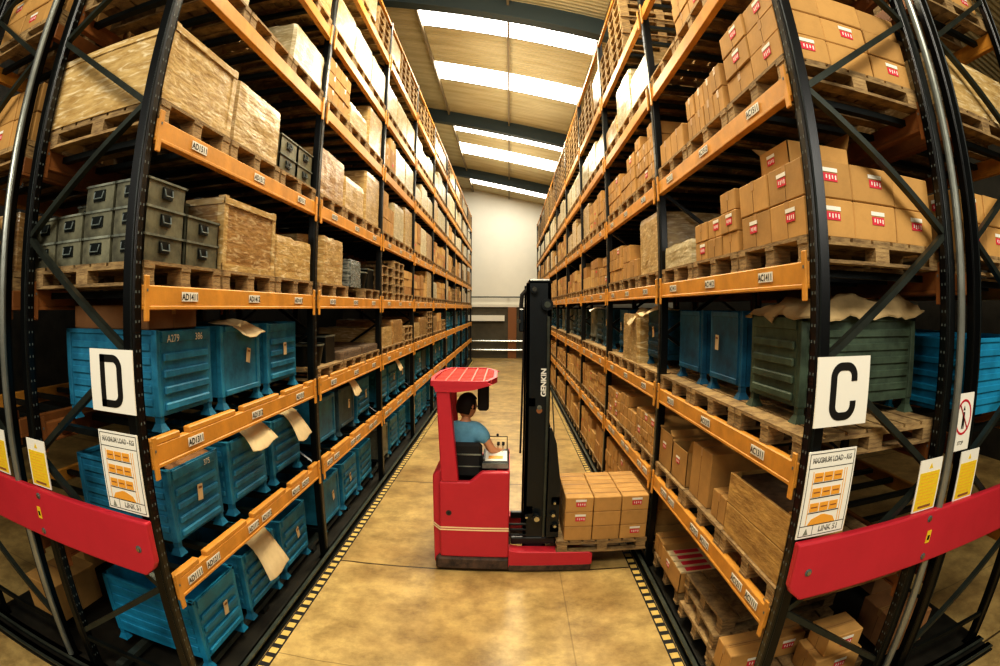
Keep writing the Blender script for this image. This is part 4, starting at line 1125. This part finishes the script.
# ------------------------------------------------------------------ driver
def skin(name, chain_pts, edges, radii, mname, parent, sub=2, root=0):
    me = bpy.data.meshes.new(name); me.from_pydata(chain_pts, edges, []); o = bpy.data.objects.new(name, me); C.objects.link(o)
    o.modifiers.new('s', 'SKIN'); 
    sv = me.skin_vertices[0].data
    for i, r in enumerate(radii): sv[i].radius = (r, r) if not isinstance(r, tuple) else r
    for v in sv: v.use_root = False
    sv[root].use_root = True
    ss = o.modifiers.new('u', 'SUBSURF'); ss.levels = sub; ss.render_levels = sub
    bpy.context.view_layer.update()
    m2 = bpy.data.meshes.new_from_object(o.evaluated_get(bpy.context.evaluated_depsgraph_get())); bpy.data.objects.remove(o)
    m2.materials.clear(); m2.materials.append(M[mname]); m2.polygons.foreach_set('use_smooth', [True]*len(m2.polygons)); m2.name = name
    return mk(name, m2, parent)
def driver():
    # local frame at the seat: faces +Y turned towards +X
    rt = empty('person', (-.43, 5.2, .94), -.35, 'driver with short dark hair in a light blue shirt, seated in the red truck', 'person')
    P = [(0, 0, .08), (0, 0, .22), (0, .01, .36), (0, .02, .47), (0, .03, .55),        # pelvis, waist, chest, upper chest, neck base
         (0, .05, .61),                                                            # neck top
         (-.17, .02, .46), (-.24, .06, .22), (-.2, .3, .2),                         # left arm
         (.17, .03, .46), (.27, .07, .26), (.3, .28, .2),                           # right arm
         (-.1, .03, .07), (-.12, .42, .06), (-.12, .45, -.3),                       # left leg
         (.1, .03, .07), (.12, .42, .06), (.12, .45, -.3),
         (-.12, .55, -.36), (.12, .55, -.36)]
    E_ = [(0, 1), (1, 2), (2, 3), (3, 4), (4, 5), (3, 6), (6, 7), (7, 8), (3, 9), (9, 10), (10, 11), (0, 12), (12, 13), (13, 14), (0, 15), (15, 16), (16, 17), (14, 18), (17, 19)]
    R_ = [(.13, .1), (.12, .09), (.135, .095), (.1, .07), .048, .048, .052, .045, .032, .052, .046, .032, .085, .06, .045, .085, .06, .045, .04, .04]
    # hands: palm + fingers on both wrists
    for wr, sx in ((8, -1), (11, 1)):
        w = Vector(P[wr]); d = Vector((0, 1, -.15)).normalized()
        pi = len(P); P.append(tuple(w+d*.05)); R_.append((.034, .018)); E_.append((wr, pi))
        for f in range(4):
            off = Vector(((f-1.5)*.02, 0, 0)); L = (.03, .036, .034, .026)[f]
            a = len(P); P.append(tuple(w+d*.09+off)); R_.append(.009); E_.append((pi, a))
            P.append(tuple(w+d*(.09+L)+off+Vector((0, 0, -.012)))); R_.append(.008); E_.append((a, a+1))
            P.append(tuple(w+d*(.1+L*1.6)+off+Vector((0, 0, -.035)))); R_.append(.007); E_.append((a+1, a+2))
        a = len(P); P.append(tuple(w+d*.045+Vector((-sx*.035, 0, -.008)))); R_.append(.01); E_.append((pi, a))
        P.append(tuple(w+d*.08+Vector((-sx*.05, 0, -.022)))); R_.append(.008); E_.append((a, a+1))
    body = skin('body', P, E_, R_, 'skin', rt)
    # head: shaped ball, looking down to the right
    hd = MB(); bm = bmesh.new(); bmesh.ops.create_uvsphere(bm, u_segments=24, v_segments=16, radius=.1)
    for v in bm.verts:
        x, y, z = v.co; v.co = Vector((x*.78, y*.97, z*1.18))
        if z < -.02 and y > 0: v.co.y += .006; v.co.x *= .88
        if y > .085 and abs(x) < .02 and -.035 < z < .01: v.co.y += .022              # nose
        if y > .06 and .012 < abs(x) < .045 and .0 < z < .025: v.co.y -= .008         # sockets
        if z < -.07: v.co.y += .008
    me = bpy.data.meshes.new('head'); bm.to_mesh(me); bm.free(); me.materials.append(M['skin']); me.polygons.foreach_set('use_smooth', [True]*len(me.polygons))
    head = mk('head', me, rt, (0, .065, .7)); head.rotation_euler = (-.22, 0, -.45); head.scale = (1.1, 1.1, 1.08)
    for s in (-1, 1): b = MB(); b.tube([(s*.077, 0, -.02), (s*.084, -.008, .0), (s*.083, -.004, .022)], [.008, .014, .009], 'skin', 8); b.obj('ear', head, True)
    for s in (-1, 1): b = MB(); b.tube([(s*.03, .088, .012), (s*.03, .094, .012)], .009, 'ink', 8); b.obj('eye', head)
    b = MB(); b.tube([(-.022, .088, -.05), (0, .095, -.048), (.022, .088, -.05)], .004, 'red_print', 6); b.obj('mouth', head)
    bm = bmesh.new(); bmesh.ops.create_uvsphere(bm, u_segments=28, v_segments=20, radius=.108)
    dele = [v for v in bm.verts if (v.co.y > .035 and v.co.z < .055) or v.co.z < -.075 or (v.co.z < -.03 and v.co.y > -.01)]
    bmesh.ops.delete(bm, geom=dele, context='VERTS')
    for v in bm.verts:
        n_ = noise.noise(v.co*40)*.006; v.co = Vector((v.co.x*.82, v.co.y*1.02, v.co.z*1.2))*(1+n_*3)
    me = bpy.data.meshes.new('hair'); bm.to_mesh(me); bm.free(); me.materials.append(M['hair']); me.polygons.foreach_set('use_smooth', [True]*len(me.polygons))
    mk('hair', me, head)
    # shirt
    a = lambda p, q, t: tuple(Vector(p).lerp(Vector(q), t))
    SP = [P[0], P[1], P[2], P[3], (0, .03, .555), P[6], a(P[6], P[7], .62), P[9], a(P[9], P[10], .62)]
    skin('shirt', SP, [(0, 1), (1, 2), (2, 3), (3, 4), (3, 5), (5, 6), (3, 7), (7, 8)], [(.145, .115), (.15, .118), (.168, .122), (.165, .12), (.078, .07), .084, .07, .084, .07], 'shirt', rt)
    TP = [P[0], P[12], P[13], P[14], P[15], P[16], P[17]]
    skin('trousers', TP, [(0, 1), (1, 2), (2, 3), (0, 4), (4, 5), (5, 6)], [(.15, .11), .1, .076, .06, .1, .076, .06], 'trousers', rt)
driver()

# ------------------------------------------------------------------ building shell
def structure(b, name, fix=True):
    o = b.obj(name, fix=fix); o['kind'] = 'structure'; return o
XW, YN, YF = 9., -7., 27.8
structure(MB().box(-XW, XW, YN, YF+.2, -.2, 0, 'floor'), 'floor')
for i, (x0, x1) in enumerate(((XL-2*DEP-.3, XL-.005), (XR+.005, XR+2*DEP+.3))): structure(MB().box(x0, x1, Y0-.3, Y0+NB*BAY, 0, .012, 'deep_shade'), 'trim_%d' % (50+i))  # added dark slabs standing in for the shade under the racks
def rz_(x): return 8.55-.22*x
# roof with skylight strips; purlins at PX
PX = (-1.88, .03, 1.88)
beams_y = [-5.5, 1.6, 8.85, 16.1, 23.35]
sky = []
for y in beams_y[1:]:
    for a, c in (((.75, 1.6), (3.5, 4.65)) if y < 15 else ((.75, 1.95), (3.3, 4.8)) if y < 20 else ((.75, 2.9),)):
        y0, y1 = y+a, y+c
        if y1 < YF-.1: sky.append((y0, y1))
sky.sort()
b = MB()
def strip(x0, x1, y0, y1, m, bb, dz=0): bb.poly([(x0, y0, rz_(x0)+dz), (x0, y1, rz_(x0)+dz), (x1, y1, rz_(x1)+dz), (x1, y0, rz_(x1)+dz)], m)
strip(-XW, PX[0], YN, YF+.1, 'roof', b); strip(PX[2], XW, YN, YF+.1, 'roof', b)
yy = YN
for y0, y1 in sky:
    strip(PX[0], PX[2], yy, y0, 'roof', b); yy = y1
strip(PX[0], PX[2], yy, YF+.1, 'roof', b)
structure(b, 'ceiling', False)
for i, (y0, y1) in enumerate(sky):
    for j, (x0, x1) in enumerate(((PX[0], PX[1]), (PX[1], PX[2]))):
        b = MB(); strip(x0+.02, x1-.02, y0, y1, 'skylight', b, .02); o = structure(b, 'window_%d' % (i*2+j+1), False)
for i, y in enumerate(beams_y[1:]):
    b = MB(); d = .4
    for x0, x1 in ((-XW, 0), (0, XW)):
        b.prism([(x0, rz_(x0)), (x1, rz_(x1)), (x1, rz_(x1)-d), (x0, rz_(x0)-d)], y, y+.12, 'y', 'roof_beam')
        b.prism([(x0, rz_(x0)-d), (x1, rz_(x1)-d), (x1, rz_(x1)-d-.02), (x0, rz_(x0)-d-.02)], y-.06, y+.2, 'y', 'roof_beam')
    structure(b, 'trim_%d' % (i+1))
for i, x in enumerate((-5.5, -3.7)+PX+(3.7, 5.5)):
    b = MB(); b.prism([(x-.025, rz_(x)), (x+.025, rz_(x)), (x+.025, rz_(x)-.13), (x-.025, rz_(x)-.13)], YN, YF, 'y', 'purlin'); structure(b, 'trim_%d' % (i+10))
zr = 11.
b = MB(); b.box(-XW, XW, YF, YF+.15, 2.8, zr, 'wall'); b.box(-XW, XW, YF, YF+.15, 0, 2.8, 'wall_low'); structure(b, 'wall_back')
structure(MB().box(-XW-.15, -XW, YN, YF, 0, zr, 'deep_shade'), 'wall_left'); structure(MB().box(XW, XW+.15, YN, YF, 0, zr, 'deep_shade'), 'wall_right')  # side walls coloured near-black to paint the dark behind the racks
structure(MB().box(-XW, XW, YN-.15, YN, 0, zr, 'wall_low'), 'wall_front')
b = MB(); b.box(-XW, XW, YF-.12, YF, 2.68, 2.82, 'wall'); structure(b, 'trim_30')
b = MB(); b.tube([(-3, YF-.3, 3.2), (3, YF-.3, 3.2)], .035, 'steel', 8)
for x in (-2.4, 0, 2.4): b.bar((x, YF-.3, 3.2), (x, YF, 3.2), .04, .04, 'steel')
o = b.obj('wall_pipe'); tag(o, 'grey pipe running along the white far wall above the ledge', 'pipe')
for z, lab in ((.92, 'upper'), (.45, 'lower')):
    b = MB(); b.tube([(-2.9, YF-.25, z), (2.9, YF-.25, z)], .05, 'chrome', 10)
    for x in (-2.8, 0.9, 2.8): b.bar((x, YF-.25, z), (x, YF, z), .05, .05, 'steel')
    o = b.obj('crash_rail'); tag(o, '%s shiny steel crash rail along the foot of the far wall' % lab, 'rail')
b = MB(); b.box(-.02, .42, YF-.16, YF-.012, 0, 2.68, 'brown'); o = b.obj('wooden_post'); tag(o, 'brown boarded post against the dark foot of the far wall', 'post')
b = MB(); b.box(-2.6, -.2, YF-.2, YF, 1.95, 2.25, 'wall'); structure(b, 'trim_31')

# ------------------------------------------------------------------ lights
def area(name, loc, target, sx, sy, power, col):
    l = bpy.data.lights.new(name, 'AREA'); l.shape = 'RECTANGLE'; l.size = sx; l.size_y = sy; l.energy = power; l.color = col
    o = bpy.data.objects.new(name, l); C.objects.link(o); o.location = loc
    o.rotation_euler = (Vector(target)-Vector(loc)).to_track_quat('-Z', 'Y').to_euler(); return o
area('near_end_fill', (0, -2.2, 7.4), (0, 5, .5), 4.5, 1.5, 420, (1, .94, .8))  # added fill lights out of view, brightening the signs and rack ends
area('near_end_fill', (-3.2, -1.5, 4.2), (-2.2, 3.5, 2.4), 1.2, 1.2, 60, (1, .96, .86))
area('near_end_fill', (3.2, -1.5, 4.2), (2.2, 3.5, 2.4), 1.2, 1.2, 60, (1, .96, .86))
for y, p in ((5., 330), (11.5, 260), (18, 210)):
    area('aisle_lamp', (0, y, 8.2), (0, y+.01, 0), .9, 1.4, p, (1, .86, .56))
    area('roof_fill', (0, y+1, 7.0), (0, y+1.01, 9), 2.6, 5, 45, (1, .93, .75))  # added upward fill that brightens the roof sheets, not a fitting
w = bpy.data.worlds.new('World'); bpy.context.scene.world = w; w.use_nodes = True
w.node_tree.nodes['Background'].inputs[0].default_value = (.9, .85, .7, 1); w.node_tree.nodes['Background'].inputs[1].default_value = .03

# ------------------------------------------------------------------ camera (fisheye, fitted)
cd = bpy.data.cameras.new('camera'); co = bpy.data.objects.new('camera', cd); C.objects.link(co); bpy.context.scene.camera = co
cd.type = 'PANO'; cd.panorama_type = 'FISHEYE_EQUISOLID'; cd.sensor_width = 36; cd.sensor_height = 24; cd.sensor_fit = 'HORIZONTAL'
cd.fisheye_lens = 530.789*36/1000; cd.fisheye_fov = math.pi; cd.clip_start = .05
cd.shift_x = (500-481.67)/1000; cd.shift_y = (316.82-333)/666
pt, yw, rl = -.01653, -.05034, -.00419
Ry = Matrix(((math.cos(yw), -math.sin(yw), 0), (math.sin(yw), math.cos(yw), 0), (0, 0, 1)))
Rp = Matrix(((1, 0, 0), (0, math.cos(pt), math.sin(pt)), (0, -math.sin(pt), math.cos(pt))))
Rr = Matrix(((math.cos(rl), 0, -math.sin(rl)), (0, 1, 0), (math.sin(rl), 0, math.cos(rl))))
W = (Rr @ Rp @ Ry).transposed()
mm = Matrix((W @ Vector((1, 0, 0)), W @ Vector((0, 0, 1)), -(W @ Vector((0, 1, 0))))).transposed().to_4x4(); mm.translation = CAM
co.matrix_world = mm
sc = bpy.context.scene
sc.view_settings.view_transform = 'Standard'; sc.view_settings.look = 'Medium High Contrast'; sc.view_settings.exposure = 0.
sc.cycles.max_bounces = 6; sc.cycles.diffuse_bounces = 3; sc.cycles.glossy_bounces = 2; sc.cycles.sample_clamp_indirect = 6; sc.cycles.use_denoising = True
